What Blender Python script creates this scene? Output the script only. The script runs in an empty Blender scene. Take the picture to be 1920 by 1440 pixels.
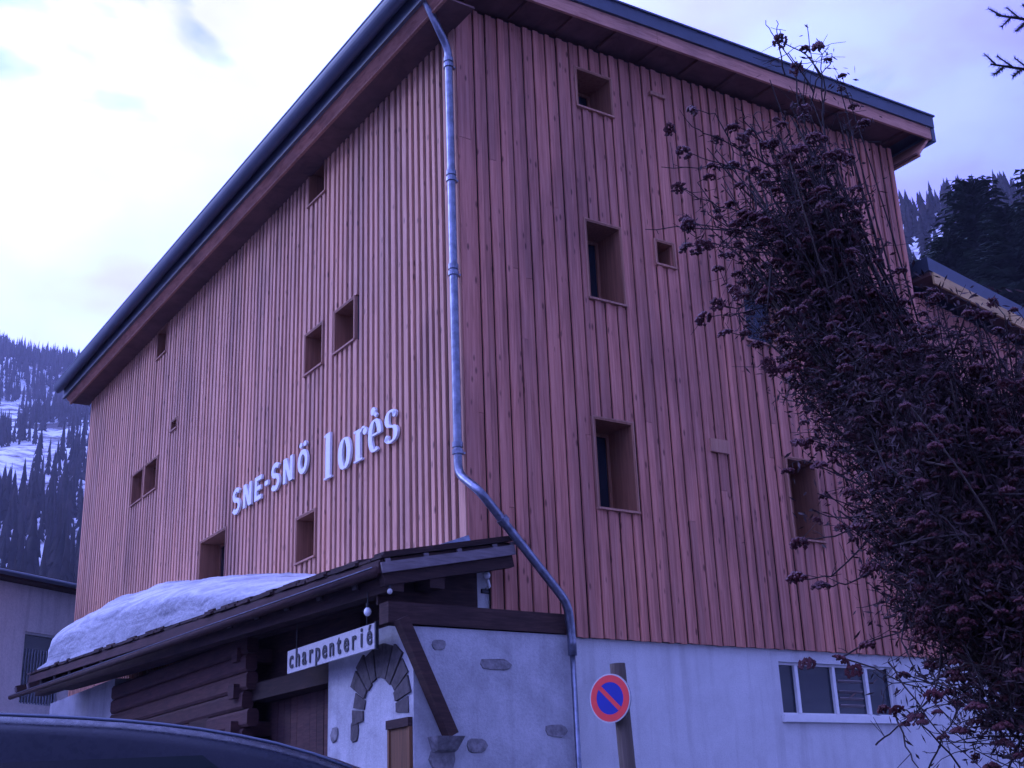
import bpy, math, random
import numpy as np
from mathutils import Vector, Matrix
from mathutils import noise as mnoise

random.seed(7)
rng = np.random.default_rng(7)
D = bpy.data
scene = bpy.context.scene
COL = scene.collection
R = math.radians

# ------------------------------------------------------------------ camera
PITCH, ROLL, YAW = 0.343554, -0.0398866, 0.59153
cam_data = D.cameras.new('camera')
cam_data.sensor_fit = 'HORIZONTAL'
cam_data.sensor_width = 36.0
cam_data.lens = 2327.84 / 1920 * 36.0
cam_data.clip_start = 0.05
cam_data.clip_end = 6000
cam = D.objects.new('camera', cam_data)
COL.objects.link(cam)
CAM = Vector((0, 0, 1.45))
fw = Vector((0, math.cos(PITCH), math.sin(PITCH)))
up = Vector((0, -math.sin(PITCH), math.cos(PITCH)))
rt = Vector((1, 0, 0))
r2 = rt * math.cos(ROLL) + up * math.sin(ROLL)
u2 = -rt * math.sin(ROLL) + up * math.cos(ROLL)
m = Matrix((r2, u2, -fw)).transposed().to_4x4()
m.translation = CAM
cam.matrix_world = m
scene.camera = cam

# ------------------------------------------------------------------ world, sun, exposure
SUN_AZ = R(-78)      # measured from +Y towards +X: left of the view
SUN_EL = R(27)
w = D.worlds.new('World')
scene.world = w
w.use_nodes = True
nt = w.node_tree
nt.nodes.clear()
def N(t, typ, **kw):
    n = t.nodes.new(typ)
    for k, v in kw.items():
        setattr(n, k, v)
    return n
out = N(nt, 'ShaderNodeOutputWorld')
bg = N(nt, 'ShaderNodeBackground')
bg.inputs['Strength'].default_value = 0.1
sky = N(nt, 'ShaderNodeTexSky', sky_type='NISHITA')
sky.sun_disc = False
sky.sun_elevation = SUN_EL
sky.sun_rotation = SUN_AZ
sky.altitude = 1500
sky.dust_density = 1.5
tc = N(nt, 'ShaderNodeTexCoord')
mp = N(nt, 'ShaderNodeMapping'); mp.inputs['Scale'].default_value = (1, 1, 1.9)
mp.inputs['Location'].default_value = (3.1, 0.4, 0.9)
nt.links.new(tc.outputs['Generated'], mp.inputs['Vector'])
n1 = N(nt, 'ShaderNodeTexNoise'); n1.inputs['Scale'].default_value = 3.2
n1.inputs['Detail'].default_value = 5; n1.inputs['Roughness'].default_value = 0.5; n1.inputs['Distortion'].default_value = 0.5
nt.links.new(mp.outputs['Vector'], n1.inputs['Vector'])
cr = N(nt, 'ShaderNodeValToRGB')
cr.color_ramp.elements[0].position = 0.36; cr.color_ramp.elements[0].color = (0, 0, 0, 1)
cr.color_ramp.elements[1].position = 0.46; cr.color_ramp.elements[1].color = (1, 1, 1, 1)
nt.links.new(n1.outputs['Fac'], cr.inputs['Fac'])
# brightness of the cloud sheet: brightest around the hidden sun
dotn = N(nt, 'ShaderNodeVectorMath', operation='DOT_PRODUCT')
nrm = N(nt, 'ShaderNodeVectorMath', operation='NORMALIZE')
nt.links.new(tc.outputs['Generated'], nrm.inputs[0])
nt.links.new(nrm.outputs[0], dotn.inputs[0])
sd = Vector((math.sin(SUN_AZ) * math.cos(SUN_EL), math.cos(SUN_AZ) * math.cos(SUN_EL), math.sin(SUN_EL)))
dotn.inputs[1].default_value = sd
mr = N(nt, 'ShaderNodeMapRange'); mr.interpolation_type = 'SMOOTHSTEP'
mr.inputs['From Min'].default_value = -0.35; mr.inputs['From Max'].default_value = 1.0
mr.inputs['To Min'].default_value = 3.6; mr.inputs['To Max'].default_value = 20.0
nt.links.new(dotn.outputs['Value'], mr.inputs['Value'])
n2 = N(nt, 'ShaderNodeTexNoise'); n2.inputs['Scale'].default_value = 7.0
n2.inputs['Detail'].default_value = 4
nt.links.new(mp.outputs['Vector'], n2.inputs['Vector'])
mr2 = N(nt, 'ShaderNodeMapRange')
mr2.inputs['From Min'].default_value = 0.3; mr2.inputs['From Max'].default_value = 0.7
mr2.inputs['To Min'].default_value = 0.80; mr2.inputs['To Max'].default_value = 1.15
nt.links.new(n2.outputs['Fac'], mr2.inputs['Value'])
# overcast sky: about three times brighter overhead than at the horizon
sxyz = N(nt, 'ShaderNodeSeparateXYZ'); nt.links.new(nrm.outputs[0], sxyz.inputs[0])
mrz = N(nt, 'ShaderNodeMapRange'); mrz.inputs['From Min'].default_value = 0.0; mrz.inputs['From Max'].default_value = 1.0
mrz.inputs['To Min'].default_value = 0.55; mrz.inputs['To Max'].default_value = 2.1
nt.links.new(sxyz.outputs['Z'], mrz.inputs['Value'])
mulz = N(nt, 'ShaderNodeMath', operation='MULTIPLY')
nt.links.new(mr.outputs['Result'], mulz.inputs[0]); nt.links.new(mrz.outputs['Result'], mulz.inputs[1])
mul = N(nt, 'ShaderNodeMath', operation='MULTIPLY')
nt.links.new(mulz.outputs[0], mul.inputs[0]); nt.links.new(mr2.outputs['Result'], mul.inputs[1])
cc = N(nt, 'ShaderNodeVectorMath', operation='SCALE')
ccr = N(nt, 'ShaderNodeValToRGB')      # thin bright cloud is colder, thick cloud more violet
ccr.color_ramp.elements[0].position = 0.36; ccr.color_ramp.elements[0].color = (1.0, 0.80, 2.05, 1)
ccr.color_ramp.elements[1].position = 0.56; ccr.color_ramp.elements[1].color = (0.98, 0.93, 1.85, 1)
nt.links.new(n2.outputs['Fac'], ccr.inputs['Fac']); nt.links.new(ccr.outputs['Color'], cc.inputs[0])
nt.links.new(mul.outputs[0], cc.inputs['Scale'])
mix = N(nt, 'ShaderNodeMix', data_type='RGBA')
sk = N(nt, 'ShaderNodeVectorMath', operation='SCALE'); sk.inputs['Scale'].default_value = 1.7
nt.links.new(sky.outputs[0], sk.inputs[0])
nt.links.new(cr.outputs['Color'], mix.inputs['Factor'])
skt = N(nt, 'ShaderNodeVectorMath', operation='MULTIPLY'); skt.inputs[1].default_value = (0.95, 1.65, 1.35)
nt.links.new(sk.outputs[0], skt.inputs[0])
nt.links.new(skt.outputs[0], mix.inputs['A'])
nt.links.new(cc.outputs[0], mix.inputs['B'])
nt.links.new(mix.outputs['Result'], bg.inputs['Color'])
nt.links.new(bg.outputs[0], out.inputs['Surface'])

sl = D.lights.new('sun', 'SUN'); sl.energy = 1.5; sl.angle = R(20); sl.color = (1.0, 0.90, 1.0)
so = D.objects.new('sun', sl); COL.objects.link(so)
so.rotation_euler = (-sd).to_track_quat('-Z', 'Y').to_euler()

vs = scene.view_settings
scene.display_settings.display_device = 'sRGB'
vs.view_transform = 'Standard'; vs.look = 'None'; vs.gamma = 1.0; vs.use_curve_mapping = False
vs.exposure = -0.56
vs.use_white_balance = True          # the phone's cold white balance
vs.white_balance_temperature = 4700
vs.white_balance_tint = 14
scene.render.engine = 'CYCLES'
scene.cycles.use_denoising = True
scene.cycles.max_bounces = 6
scene.cycles.transparent_max_bounces = 6

# ------------------------------------------------------------------ helpers
O0 = Vector((-0.61529577, 14.98737506, 0))
cY, sY = math.cos(YAW), math.sin(YAW)
def W(u, v, z):
    return Vector((O0.x + cY * u - sY * v, O0.y + sY * u + cY * v, z))

class MB:
    def __init__(s): s.v = []; s.f = []; s.sm = False
    def box(s, x0, x1, y0, y1, z0, z1):
        i = len(s.v)
        s.v += [(x0,y0,z0),(x1,y0,z0),(x1,y1,z0),(x0,y1,z0),(x0,y0,z1),(x1,y0,z1),(x1,y1,z1),(x0,y1,z1)]
        s.f += [(i,i+3,i+2,i+1),(i+4,i+5,i+6,i+7),(i,i+1,i+5,i+4),(i+1,i+2,i+6,i+5),(i+2,i+3,i+7,i+6),(i+3,i,i+4,i+7)]
        return s
    def hexa(s, p):   # 8 points, bottom ring then top ring
        i = len(s.v); s.v += [tuple(q) for q in p]
        s.f += [(i,i+3,i+2,i+1),(i+4,i+5,i+6,i+7),(i,i+1,i+5,i+4),(i+1,i+2,i+6,i+5),(i+2,i+3,i+7,i+6),(i+3,i,i+4,i+7)]
        return s
    def prism(s, ring_a, ring_b):  # two matching rings, capped
        n = len(ring_a); i = len(s.v)
        s.v += [tuple(q) for q in ring_a] + [tuple(q) for q in ring_b]
        s.f.append(tuple(i + k for k in reversed(range(n)))); s.f.append(tuple(i + n + k for k in range(n)))
        for k in range(n):
            j = (k + 1) % n
            s.f.append((i+k, i+j, i+n+j, i+n+k))
        return s
    def beam(s, a, b, wd, ht, upv=(0,0,1)):
        a = Vector(a); b = Vector(b); d = (b - a).normalized(); upv = Vector(upv)
        x = d.cross(upv).normalized(); y = x.cross(d).normalized()
        ra = [a + x*sx*wd/2 + y*sy*ht/2 for sx, sy in ((-1,-1),(1,-1),(1,1),(-1,1))]
        rb = [q + (b - a) for q in ra]
        return s.prism(ra, rb)
    def tube(s, pts, r, n=10, cap=True):
        pts = [Vector(p) for p in pts]
        rs = r if isinstance(r, (list, tuple)) else [r] * len(pts)
        i0 = len(s.v); prevx = None
        for k, p in enumerate(pts):
            d = (pts[min(k+1, len(pts)-1)] - pts[max(k-1, 0)]).normalized()
            if prevx is None:
                a = Vector((0,0,1)) if abs(d.z) < 0.9 else Vector((1,0,0))
                x = d.cross(a).normalized()
            else:
                x = (prevx - d * prevx.dot(d)).normalized()
            prevx = x; y = d.cross(x)
            for j in range(n):
                t = 2*math.pi*j/n
                s.v.append(tuple(p + (x*math.cos(t) + y*math.sin(t)) * rs[k]))
        for k in range(len(pts)-1):
            for j in range(n):
                jj = (j+1) % n
                s.f.append((i0+k*n+j, i0+k*n+jj, i0+(k+1)*n+jj, i0+(k+1)*n+j))
        if cap:
            s.f.append(tuple(i0+j for j in reversed(range(n))))
            s.f.append(tuple(i0+(len(pts)-1)*n+j for j in range(n)))
        return s
    def ball(s, c, r, n=10, sq=(1,1,1), jit=0):
        i0 = len(s.v); m_ = n // 2
        s.v.append((c[0], c[1], c[2]-r*sq[2]))
        for a in range(1, m_):
            for b in range(n):
                t = math.pi*a/m_ - math.pi/2; q = 2*math.pi*b/n
                rr = r * (1 + random.uniform(-jit, jit))
                s.v.append((c[0]+rr*sq[0]*math.cos(t)*math.cos(q), c[1]+rr*sq[1]*math.cos(t)*math.sin(q), c[2]+rr*sq[2]*math.sin(t)))
        s.v.append((c[0], c[1], c[2]+r*sq[2])); e = len(s.v)-1
        for b in range(n):
            bb = (b+1) % n
            s.f.append((i0, i0+1+bb, i0+1+b))
            for a in range(m_-2):
                s.f.append((i0+1+a*n+b, i0+1+a*n+bb, i0+1+(a+1)*n+bb, i0+1+(a+1)*n+b))
            s.f.append((e, i0+1+(m_-2)*n+b, i0+1+(m_-2)*n+bb))
        return s
    def mesh(s, name, mat, off=(0,0,0), smooth=False):
        me = D.meshes.new(name)
        ox, oy, oz = off
        me.from_pydata([(a-ox, b-oy, c-oz) for a, b, c in s.v], [], s.f)
        if smooth:
            me.polygons.foreach_set('use_smooth', [True]*len(me.polygons))
        if mat: me.materials.append(mat)
        me.update()
        return me

def link(name, me, parent=None):
    o = D.objects.new(name, me); COL.objects.link(o)
    if parent is not None: o.parent = parent
    return o
BASE = {}
def thing(name, label, cat, base=(0,0,0), local=True, group=None, rot=None):
    """an Empty at the thing's base; local=True: base in the building frame (u along right face, v along left face)"""
    o = D.objects.new(name, None); COL.objects.link(o)
    o.empty_display_size = 0.3
    if local:
        o.location = W(*base); o.rotation_euler = (0, 0, YAW)
    else:
        o.location = base; o.rotation_euler = (0, 0, rot or 0)
    BASE[o.name] = tuple(base) if (local or rot is None) else (0,0,0)
    o['label'] = label; o['category'] = cat
    if group: o['group'] = group
    return o
def part(name, mb, mat, t, base=None, smooth=False):
    b = base if base is not None else BASE.get(t.name, (0,0,0))
    o = link(name, mb.mesh(name, mat, b, smooth), t)
    BASE.setdefault(o.name, b)
    return o
def tag(o, label=None, cat=None, group=None, kind=None):
    for k, v in (('label', label), ('category', cat), ('group', group), ('kind', kind)):
        if v: o[k] = v
    return o
def mesh_np(name, V, F, mat, smooth=False):
    me = D.meshes.new(name)
    V = np.asarray(V, np.float32); F = np.asarray(F, np.int32); k = F.shape[1]
    me.vertices.add(len(V)); me.vertices.foreach_set('co', V.ravel())
    me.loops.add(F.size); me.loops.foreach_set('vertex_index', F.ravel())
    me.polygons.add(len(F)); me.polygons.foreach_set('loop_start', np.arange(0, F.size, k, dtype=np.int32))
    me.polygons.foreach_set('loop_total', np.full(len(F), k, np.int32))
    if smooth: me.polygons.foreach_set('use_smooth', np.ones(len(F), bool))
    me.materials.append(mat); me.update(); me.validate()
    return me

# ------------------------------------------------------------------ materials
def newmat(name):
    mt = D.materials.new(name); mt.use_nodes = True
    t = mt.node_tree; b = t.nodes['Principled BSDF']
    return mt, t, b
def pos_map(t, scale, obj_offset=True):
    g = N(t, 'ShaderNodeNewGeometry')
    mpn = N(t, 'ShaderNodeMapping'); mpn.inputs['Scale'].default_value = scale
    t.links.new(g.outputs['Position'], mpn.inputs['Vector'])
    if obj_offset:
        oi = N(t, 'ShaderNodeObjectInfo')
        mu = N(t, 'ShaderNodeMath', operation='MULTIPLY'); mu.inputs[1].default_value = 53.0
        t.links.new(oi.outputs['Random'], mu.inputs[0])
        cb = N(t, 'ShaderNodeCombineXYZ')
        t.links.new(mu.outputs[0], cb.inputs[0]); t.links.new(mu.outputs[0], cb.inputs[2])
        t.links.new(cb.outputs[0], mpn.inputs['Location'])
    return mpn.outputs['Vector']
def ramp(t, fac, stops):
    c = N(t, 'ShaderNodeValToRGB')
    while len(c.color_ramp.elements) < len(stops): c.color_ramp.elements.new(0.5)
    for e, (p, col) in zip(c.color_ramp.elements, stops):
        e.position = p; e.color = (*col, 1)
    t.links.new(fac, c.inputs['Fac'])
    return c.outputs['Color']
def noise(t, vec, scale, detail=3, rough=0.5, dist=0):
    n = N(t, 'ShaderNodeTexNoise'); n.inputs['Scale'].default_value = scale
    n.inputs['Detail'].default_value = detail; n.inputs['Roughness'].default_value = rough
    n.inputs['Distortion'].default_value = dist
    t.links.new(vec, n.inputs['Vector']); return n.outputs['Fac']
def mixc(t, fac, a, b, mode='MIX'):
    m_ = N(t, 'ShaderNodeMix', data_type='RGBA', blend_type=mode)
    for s_, v in (('Factor', fac), ('A', a), ('B', b)):
        if isinstance(v, (int, float)): m_.inputs[s_].default_value = v
        elif isinstance(v, tuple): m_.inputs[s_].default_value = (*v, 1)
        else: t.links.new(v, m_.inputs[s_])
    return m_.outputs['Result']
def bump(t, b, h, strength=0.3, dist=0.01):
    bp = N(t, 'ShaderNodeBump'); bp.inputs['Strength'].default_value = strength; bp.inputs['Distance'].default_value = dist
    t.links.new(h, bp.inputs['Height']); t.links.new(bp.outputs['Normal'], b.inputs['Normal'])

def wood(name, dark, mid, light, var=0.35, grain=(26, 26, 1.1), knots=True, rough=0.7, bstr=0.35, axis='z'):
    mt, t, b = newmat(name)
    sc = {'z': grain, 'u': (grain[2]*1.0, grain[0], grain[1]), 'h': (3, 3, grain[0])}[axis]
    vec = pos_map(t, sc)
    f1 = noise(t, vec, 1.0, 5, 0.6, 0.6)
    c = ramp(t, f1, [(0.30, dark), (0.5, mid), (0.72, light)])
    oi = N(t, 'ShaderNodeObjectInfo')
    vr = ramp(t, oi.outputs['Random'], [(0.0, (1-var,)*3), (0.5, (1-var*0.35, 1-var*0.4, 1-var*0.45)), (1.0, (1.0, 0.97, 0.93))])
    c = mixc(t, 1.0, c, vr, 'MULTIPLY')
    if knots:
        v2 = pos_map(t, (7.5, 7.5, 2.6))
        vo = N(t, 'ShaderNodeTexVoronoi'); vo.inputs['Scale'].default_value = 1.0
        t.links.new(v2, vo.inputs['Vector'])
        kn = ramp(t, vo.outputs['Distance'], [(0.0, (1, 1, 1)), (0.09, (0.8, 0.8, 0.8)), (0.17, (0, 0, 0))])
        c = mixc(t, kn, c, tuple(x*0.42 for x in dark))
    # broad weathering
    g3 = pos_map(t, (0.9, 0.9, 0.35), False)
    wv = ramp(t, noise(t, g3, 1.0, 4, 0.6), [(0.3, (0.68, 0.68, 0.74)), (0.5, (0.95, 0.94, 0.95)), (0.7, (1.06, 1.03, 1.0))])
    c = mixc(t, 1.0, c, wv, 'MULTIPLY')
    t.links.new(c, b.inputs['Base Color'])
    b.inputs['Roughness'].default_value = rough
    b.inputs['Specular IOR Level'].default_value = 0.3
    bump(t, b, f1, bstr, 0.004)
    return mt
def plain(name, col, rough=0.6, metal=0.0, nscale=8.0, amount=0.25, bstr=0.15, spec=0.5):
    mt, t, b = newmat(name)
    vec = pos_map(t, (1, 1, 1), False)
    f = noise(t, vec, nscale, 5, 0.6)
    c = ramp(t, f, [(0.3, tuple(x*(1-amount) for x in col)), (0.7, tuple(min(1, x*(1+amount*0.5)) for x in col))])
    t.links.new(c, b.inputs['Base Color'])
    b.inputs['Roughness'].default_value = rough; b.inputs['Metallic'].default_value = metal
    b.inputs['Specular IOR Level'].default_value = spec
    if bstr: bump(t, b, f, bstr, 0.01)
    return mt
def plaster(name, col, grit=60, dirt=0.35, streak=True):
    mt, t, b = newmat(name)
    vec = pos_map(t, (1, 1, 1), False)
    f = noise(t, vec, grit, 4, 0.7)
    f2 = noise(t, vec, 2.2, 6, 0.65, 0.4)
    c = ramp(t, f2, [(0.3, tuple(x*(1-dirt) for x in col)), (0.62, col)])
    c = mixc(t, 1.0, c, ramp(t, f, [(0.35, (0.86, 0.86, 0.87)), (0.6, (1, 1, 1))]), 'MULTIPLY')
    if streak:
        v2 = pos_map(t, (5, 5, 0.35), False)
        c = mixc(t, 1.0, c, ramp(t, noise(t, v2, 1.0, 4, 0.6), [(0.32, (0.84, 0.83, 0.83)), (0.5, (1, 1, 1))]), 'MULTIPLY')
    t.links.new(c, b.inputs['Base Color']); b.inputs['Roughness'].default_value = 0.92
    b.inputs['Specular IOR Level'].default_value = 0.2
    bump(t, b, f, 0.7, 0.012)
    return mt

M = {}
M['larch'] = wood('larch_boards_shaded', (0.34, 0.145, 0.105), (0.51, 0.225, 0.165), (0.61, 0.30, 0.22), 0.30)  # right face: shade of this side partly put into the colour
M['larch_left_lit'] = wood('larch_battens_lit', (0.46, 0.235, 0.16), (0.62, 0.335, 0.225), (0.72, 0.42, 0.29), 0.25)  # left face: same larch, paler to carry the stronger light there
M['larch_trim'] = wood('larch_trim', (0.30, 0.15, 0.10), (0.42, 0.22, 0.15), (0.50, 0.28, 0.19), 0.2, knots=False)
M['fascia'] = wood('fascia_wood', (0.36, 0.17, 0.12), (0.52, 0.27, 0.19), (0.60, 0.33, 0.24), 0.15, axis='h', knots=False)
M['annex_fascia'] = wood('pale_fascia_wood', (0.48, 0.30, 0.12), (0.62, 0.42, 0.18), (0.70, 0.50, 0.24), 0.1, axis='h', knots=False)
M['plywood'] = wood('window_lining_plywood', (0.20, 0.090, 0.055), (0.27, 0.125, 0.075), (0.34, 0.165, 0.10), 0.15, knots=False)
M['membrane'] = plain('black_wall_membrane', (0.02, 0.013, 0.013), 0.8)
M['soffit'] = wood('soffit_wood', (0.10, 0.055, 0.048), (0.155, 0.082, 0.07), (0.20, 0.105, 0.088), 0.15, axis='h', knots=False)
M['roof_metal'] = plain('grey_roof_metal', (0.075, 0.085, 0.12), 0.45, 0.3, 3, 0.15, 0.05)
M['zinc'] = plain('zinc_sheet', (0.22, 0.23, 0.29), 0.33, 0.85, 9, 0.45, 0.05)
M['plaster'] = plaster('white_plaster', (0.66, 0.65, 0.64), 70, 0.12)
M['old_plaster'] = plaster('rough_old_plaster', (0.50, 0.49, 0.50), 30, 0.30)
M['house_plaster'] = plaster('pale_house_plaster', (0.84, 0.76, 0.74), 20, 0.10)
M['old_wood'] = wood('old_dark_timber', (0.026, 0.014, 0.014), (0.045, 0.024, 0.022), (0.075, 0.040, 0.034), 0.4, axis='h', knots=False, rough=0.85)
M['log_wood'] = wood('reddish_log_timber', (0.050, 0.024, 0.026), (0.078, 0.036, 0.036), (0.11, 0.052, 0.048), 0.35, axis='h', knots=False, rough=0.8)
M['grey_wood'] = wood('weathered_grey_board', (0.12, 0.10, 0.11), (0.18, 0.155, 0.165), (0.24, 0.21, 0.22), 0.25, axis='h', knots=False, rough=0.8)
M['door_wood'] = wood('brown_door_wood', (0.09, 0.045, 0.02), (0.14, 0.07, 0.03), (0.18, 0.09, 0.04), 0.2, knots=False)
M['stone'] = plain('grey_field_stone', (0.22, 0.205, 0.21), 0.9, 0, 14, 0.5, 0.9)
M['dark_stone'] = plain('dark_arch_stone', (0.075, 0.062, 0.062), 0.9, 0, 12, 0.5, 0.9)
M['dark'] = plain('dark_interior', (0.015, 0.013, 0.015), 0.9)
M['white_letter'] = plain('white_painted_letter', (0.78, 0.78, 0.80), 0.5, 0, 30, 0.08, 0)
M['sign_white'] = plain('white_sign_board', (0.46, 0.44, 0.43), 0.6, 0, 25, 0.15, 0)
M['ink'] = plain('black_paint', (0.012, 0.012, 0.02), 0.6, 0, 20, 0.2, 0)
M['sign_red'] = plain('red_reflective', (0.62, 0.03, 0.03), 0.4, 0, 10, 0.1, 0)
M['sign_blue'] = plain('blue_reflective', (0.008, 0.012, 0.26), 0.4, 0, 10, 0.1, 0)
M['post_wood'] = wood('grey_post_wood', (0.08, 0.06, 0.045), (0.13, 0.10, 0.075), (0.18, 0.14, 0.11), 0.1, knots=False)
M['white_frame'] = plain('white_window_frame', (0.68, 0.67, 0.65), 0.5, 0, 10, 0.08, 0)
M['lamp_glass'] = plain('white_lamp_glass', (0.85, 0.85, 0.85), 0.15, 0, 5, 0.03, 0)
M['twig'] = plain('dark_twig_bark', (0.024, 0.014, 0.014), 0.9, 0, 30, 0.4, 0)
M['bark'] = plain('grey_brown_bark', (0.10, 0.075, 0.06), 0.9, 0, 22, 0.45, 0.6)
M['berry'] = plain('dried_red_berries', (0.075, 0.012, 0.016), 0.6, 0, 60, 0.4, 0)
M['dry_leaf'] = plain('curled_dry_leaf', (0.034, 0.013, 0.015), 0.85, 0, 3, 0.6, 0)
M['needle'] = plain('dark_needles', (0.022, 0.040, 0.020), 0.8, 0, 2.0, 0.4, 0)
M['tyre'] = plain('tyre_rubber', (0.02, 0.02, 0.02), 0.8)
M['asphalt'] = plain('asphalt', (0.05, 0.05, 0.052), 0.9, 0, 40, 0.3, 0.5)
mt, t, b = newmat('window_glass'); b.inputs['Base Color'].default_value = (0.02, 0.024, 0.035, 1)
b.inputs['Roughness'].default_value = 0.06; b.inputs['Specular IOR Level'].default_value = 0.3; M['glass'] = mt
f = noise(t, pos_map(t, (1, 1, 1), False), 3, 2); bump(t, b, f, 0.03, 0.01)
mt, t, b = newmat('car_paint'); b.inputs['Base Color'].default_value = (0.012, 0.012, 0.020, 1)
b.inputs['Roughness'].default_value = 0.4; b.inputs['Specular IOR Level'].default_value = 0.08; b.inputs['Coat Weight'].default_value = 0.0; b.inputs['Coat Roughness'].default_value = 0.04; M['paint'] = mt
f = noise(t, pos_map(t, (1, 1, 1), False), 90, 3); t.links.new(ramp(t, f, [(0.3, (0.20,)*3), (0.7, (0.38,)*3)]), b.inputs['Roughness'])
mt, t, b = newmat('car_glass'); b.inputs['Base Color'].default_value = (0.006, 0.007, 0.010, 1)
b.inputs['Roughness'].default_value = 0.1; b.inputs['Specular IOR Level'].default_value = 0.22; M['car_glass'] = mt
mt, t, b = newmat('roof_snow')
vec = pos_map(t, (0.6, 0.6, 5.0), False); f = noise(t, vec, 1.3, 6, 0.62, 1.2)
f2 = noise(t, pos_map(t, (1, 1, 1), False), 14, 5, 0.6)
c = ramp(t, f, [(0.30, (0.24, 0.24, 0.265)), (0.46, (0.42, 0.42, 0.45)), (0.62, (0.60, 0.60, 0.63))])
c = mixc(t, 1.0, c, ramp(t, f2, [(0.3, (0.86, 0.85, 0.85)), (0.5, (1, 1, 1))]), 'MULTIPLY')
t.links.new(c, b.inputs['Base Color']); b.inputs['Roughness'].default_value = 0.85; b.inputs['Specular IOR Level'].default_value = 0.2
bump(t, b, f2, 0.6, 0.05); M['snow'] = mt

# ================================================================== GROUND AND TERRAIN
def interp(x, xs, ys): return float(np.interp(x, xs, ys))
def elev_ratio(r, phi):
    """phi: azimuth in degrees from +Y towards +X"""
    left = np.interp(r, [130, 250, 600, 1000, 1300, 1500, 2200], [0, .182, .280, .350, .368, .33, .2])
    right = np.interp(r, [48, 70, 100, 200, 420, 560, 900], [0, .15, .27, .40, .485, .42, .25])
    k = np.clip(1 - np.abs((phi - 35) / 30.0), 0, 1); k = np.clip(k * 2.5, 0, 1); k = k*k*(3-2*k)
    return left * (1 - k) + right * k
NP_, NR = 540, 90
phis = np.linspace(-180, 180, NP_ + 1)[:-1]
# finer sampling where the photograph looks
rads = np.concatenate([[0.0], np.geomspace(30, 2200, NR - 1)])
ter_v = []; H = {}
def fbm(x, y, s, seed=0.0):
    return mnoise.fractal(Vector((x / s, y / s, seed)), 1.0, 2.0, 5)
def ground_z(x, y):
    r = math.hypot(x, y); phi = math.degrees(math.atan2(x, y))
    if r < 45: return 0.0
    e = float(elev_ratio(r, phi)); z = e * r
    k = min(1, z / 60.0)
    return z + k * (fbm(x, y, 140, 3.3) * 16 + fbm(x, y, 420, 9.0) * 14)
for r in rads:
    for p in phis:
        x = r * math.sin(R(p)); y = r * math.cos(R(p))
        ter_v.append((x, y, ground_z(x, y)))
tf = []
for i in range(len(rads) - 1):
    for j in range(NP_):
        jj = (j + 1) % NP_
        tf.append((i*NP_+j, i*NP_+jj, (i+1)*NP_+jj, (i+1)*NP_+j))
mt, t, b = newmat('mountain_ground')
g = N(t, 'ShaderNodeNewGeometry'); sx = N(t, 'ShaderNodeSeparateXYZ'); t.links.new(g.outputs['Position'], sx.inputs[0])
vec = pos_map(t, (1, 1, 0.5), False)
fa = noise(t, vec, 0.035, 8, 0.72, 0.6)
fb = noise(t, vec, 0.12, 6, 0.7)
snowc = ramp(t, fb, [(0.3, (0.55, 0.56, 0.60)), (0.6, (0.80, 0.81, 0.84))])
rock = ramp(t, fb, [(0.35, (0.05, 0.045, 0.045)), (0.65, (0.16, 0.14, 0.14))])
msk = ramp(t, fa, [(0.47, (0, 0, 0)), (0.54, (1, 1, 1))])
c = mixc(t, msk, snowc, rock)
litter = ramp(t, fb, [(0.34, (0.08, 0.065, 0.065)), (0.44, (0.35, 0.33, 0.35)), (0.54, (0.72, 0.72, 0.75))])
zf = N(t, 'ShaderNodeMapRange'); zf.inputs['From Min'].default_value = 165; zf.inputs['From Max'].default_value = 215
t.links.new(sx.outputs['Z'], zf.inputs['Value'])
c = mixc(t, zf.outputs['Result'], litter, c)
flat = N(t, 'ShaderNodeMapRange'); flat.inputs['From Min'].default_value = 0.3; flat.inputs['From Max'].default_value = 4
t.links.new(sx.outputs['Z'], flat.inputs['Value'])
fg = noise(t, vec, 0.35, 4, 0.6)
road = ramp(t, fg, [(0.45, (0.06, 0.06, 0.065)), (0.56, (0.12, 0.12, 0.125)), (0.66, (0.5, 0.5, 0.53))])
c = mixc(t, flat.outputs['Result'], road, c)
t.links.new(c, b.inputs['Base Color']); b.inputs['Roughness'].default_value = 0.95; b.inputs['Specular IOR Level'].default_value = 0.1
M['terrain'] = mt
g_ob = link('ground', mesh_np('ground', ter_v, tf, M['terrain'], True)); tag(g_ob, kind='structure')
g_ob.location.z = -0.004

# ================================================================== TIMBER BUILDING
LV, LU = 18.35, 9.33         # length of the left and the right face
CLAD = 3.70
bld = thing('timber_building', 'tall new building clad in vertical larch boards with white lettering on its long side', 'building')
def zu(u): return 12.66 + 0.035 * u
right_open = [(2.10,2.78,11.62,12.29), (2.10,2.75,8.48,9.72), (2.03,2.71,5.42,6.69), (3.41,3.77,9.30,9.70), (5.10,5.85,8.40,9.24), (5.65,6.28,5.33,6.585)]
left_open = [(4.24,4.91,11.64,12.30), (3.10,3.81,8.55,9.26), (4.25,4.93,8.55,9.26), (12.36,13.0,11.56,12.22), (12.50,13.33,8.50,9.21), (13.46,14.22,8.50,9.21), (11.34,11.70,9.52,9.74), (8.22,9.55,5.0,6.73), (4.42,5.13,5.47,6.20)]

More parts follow.
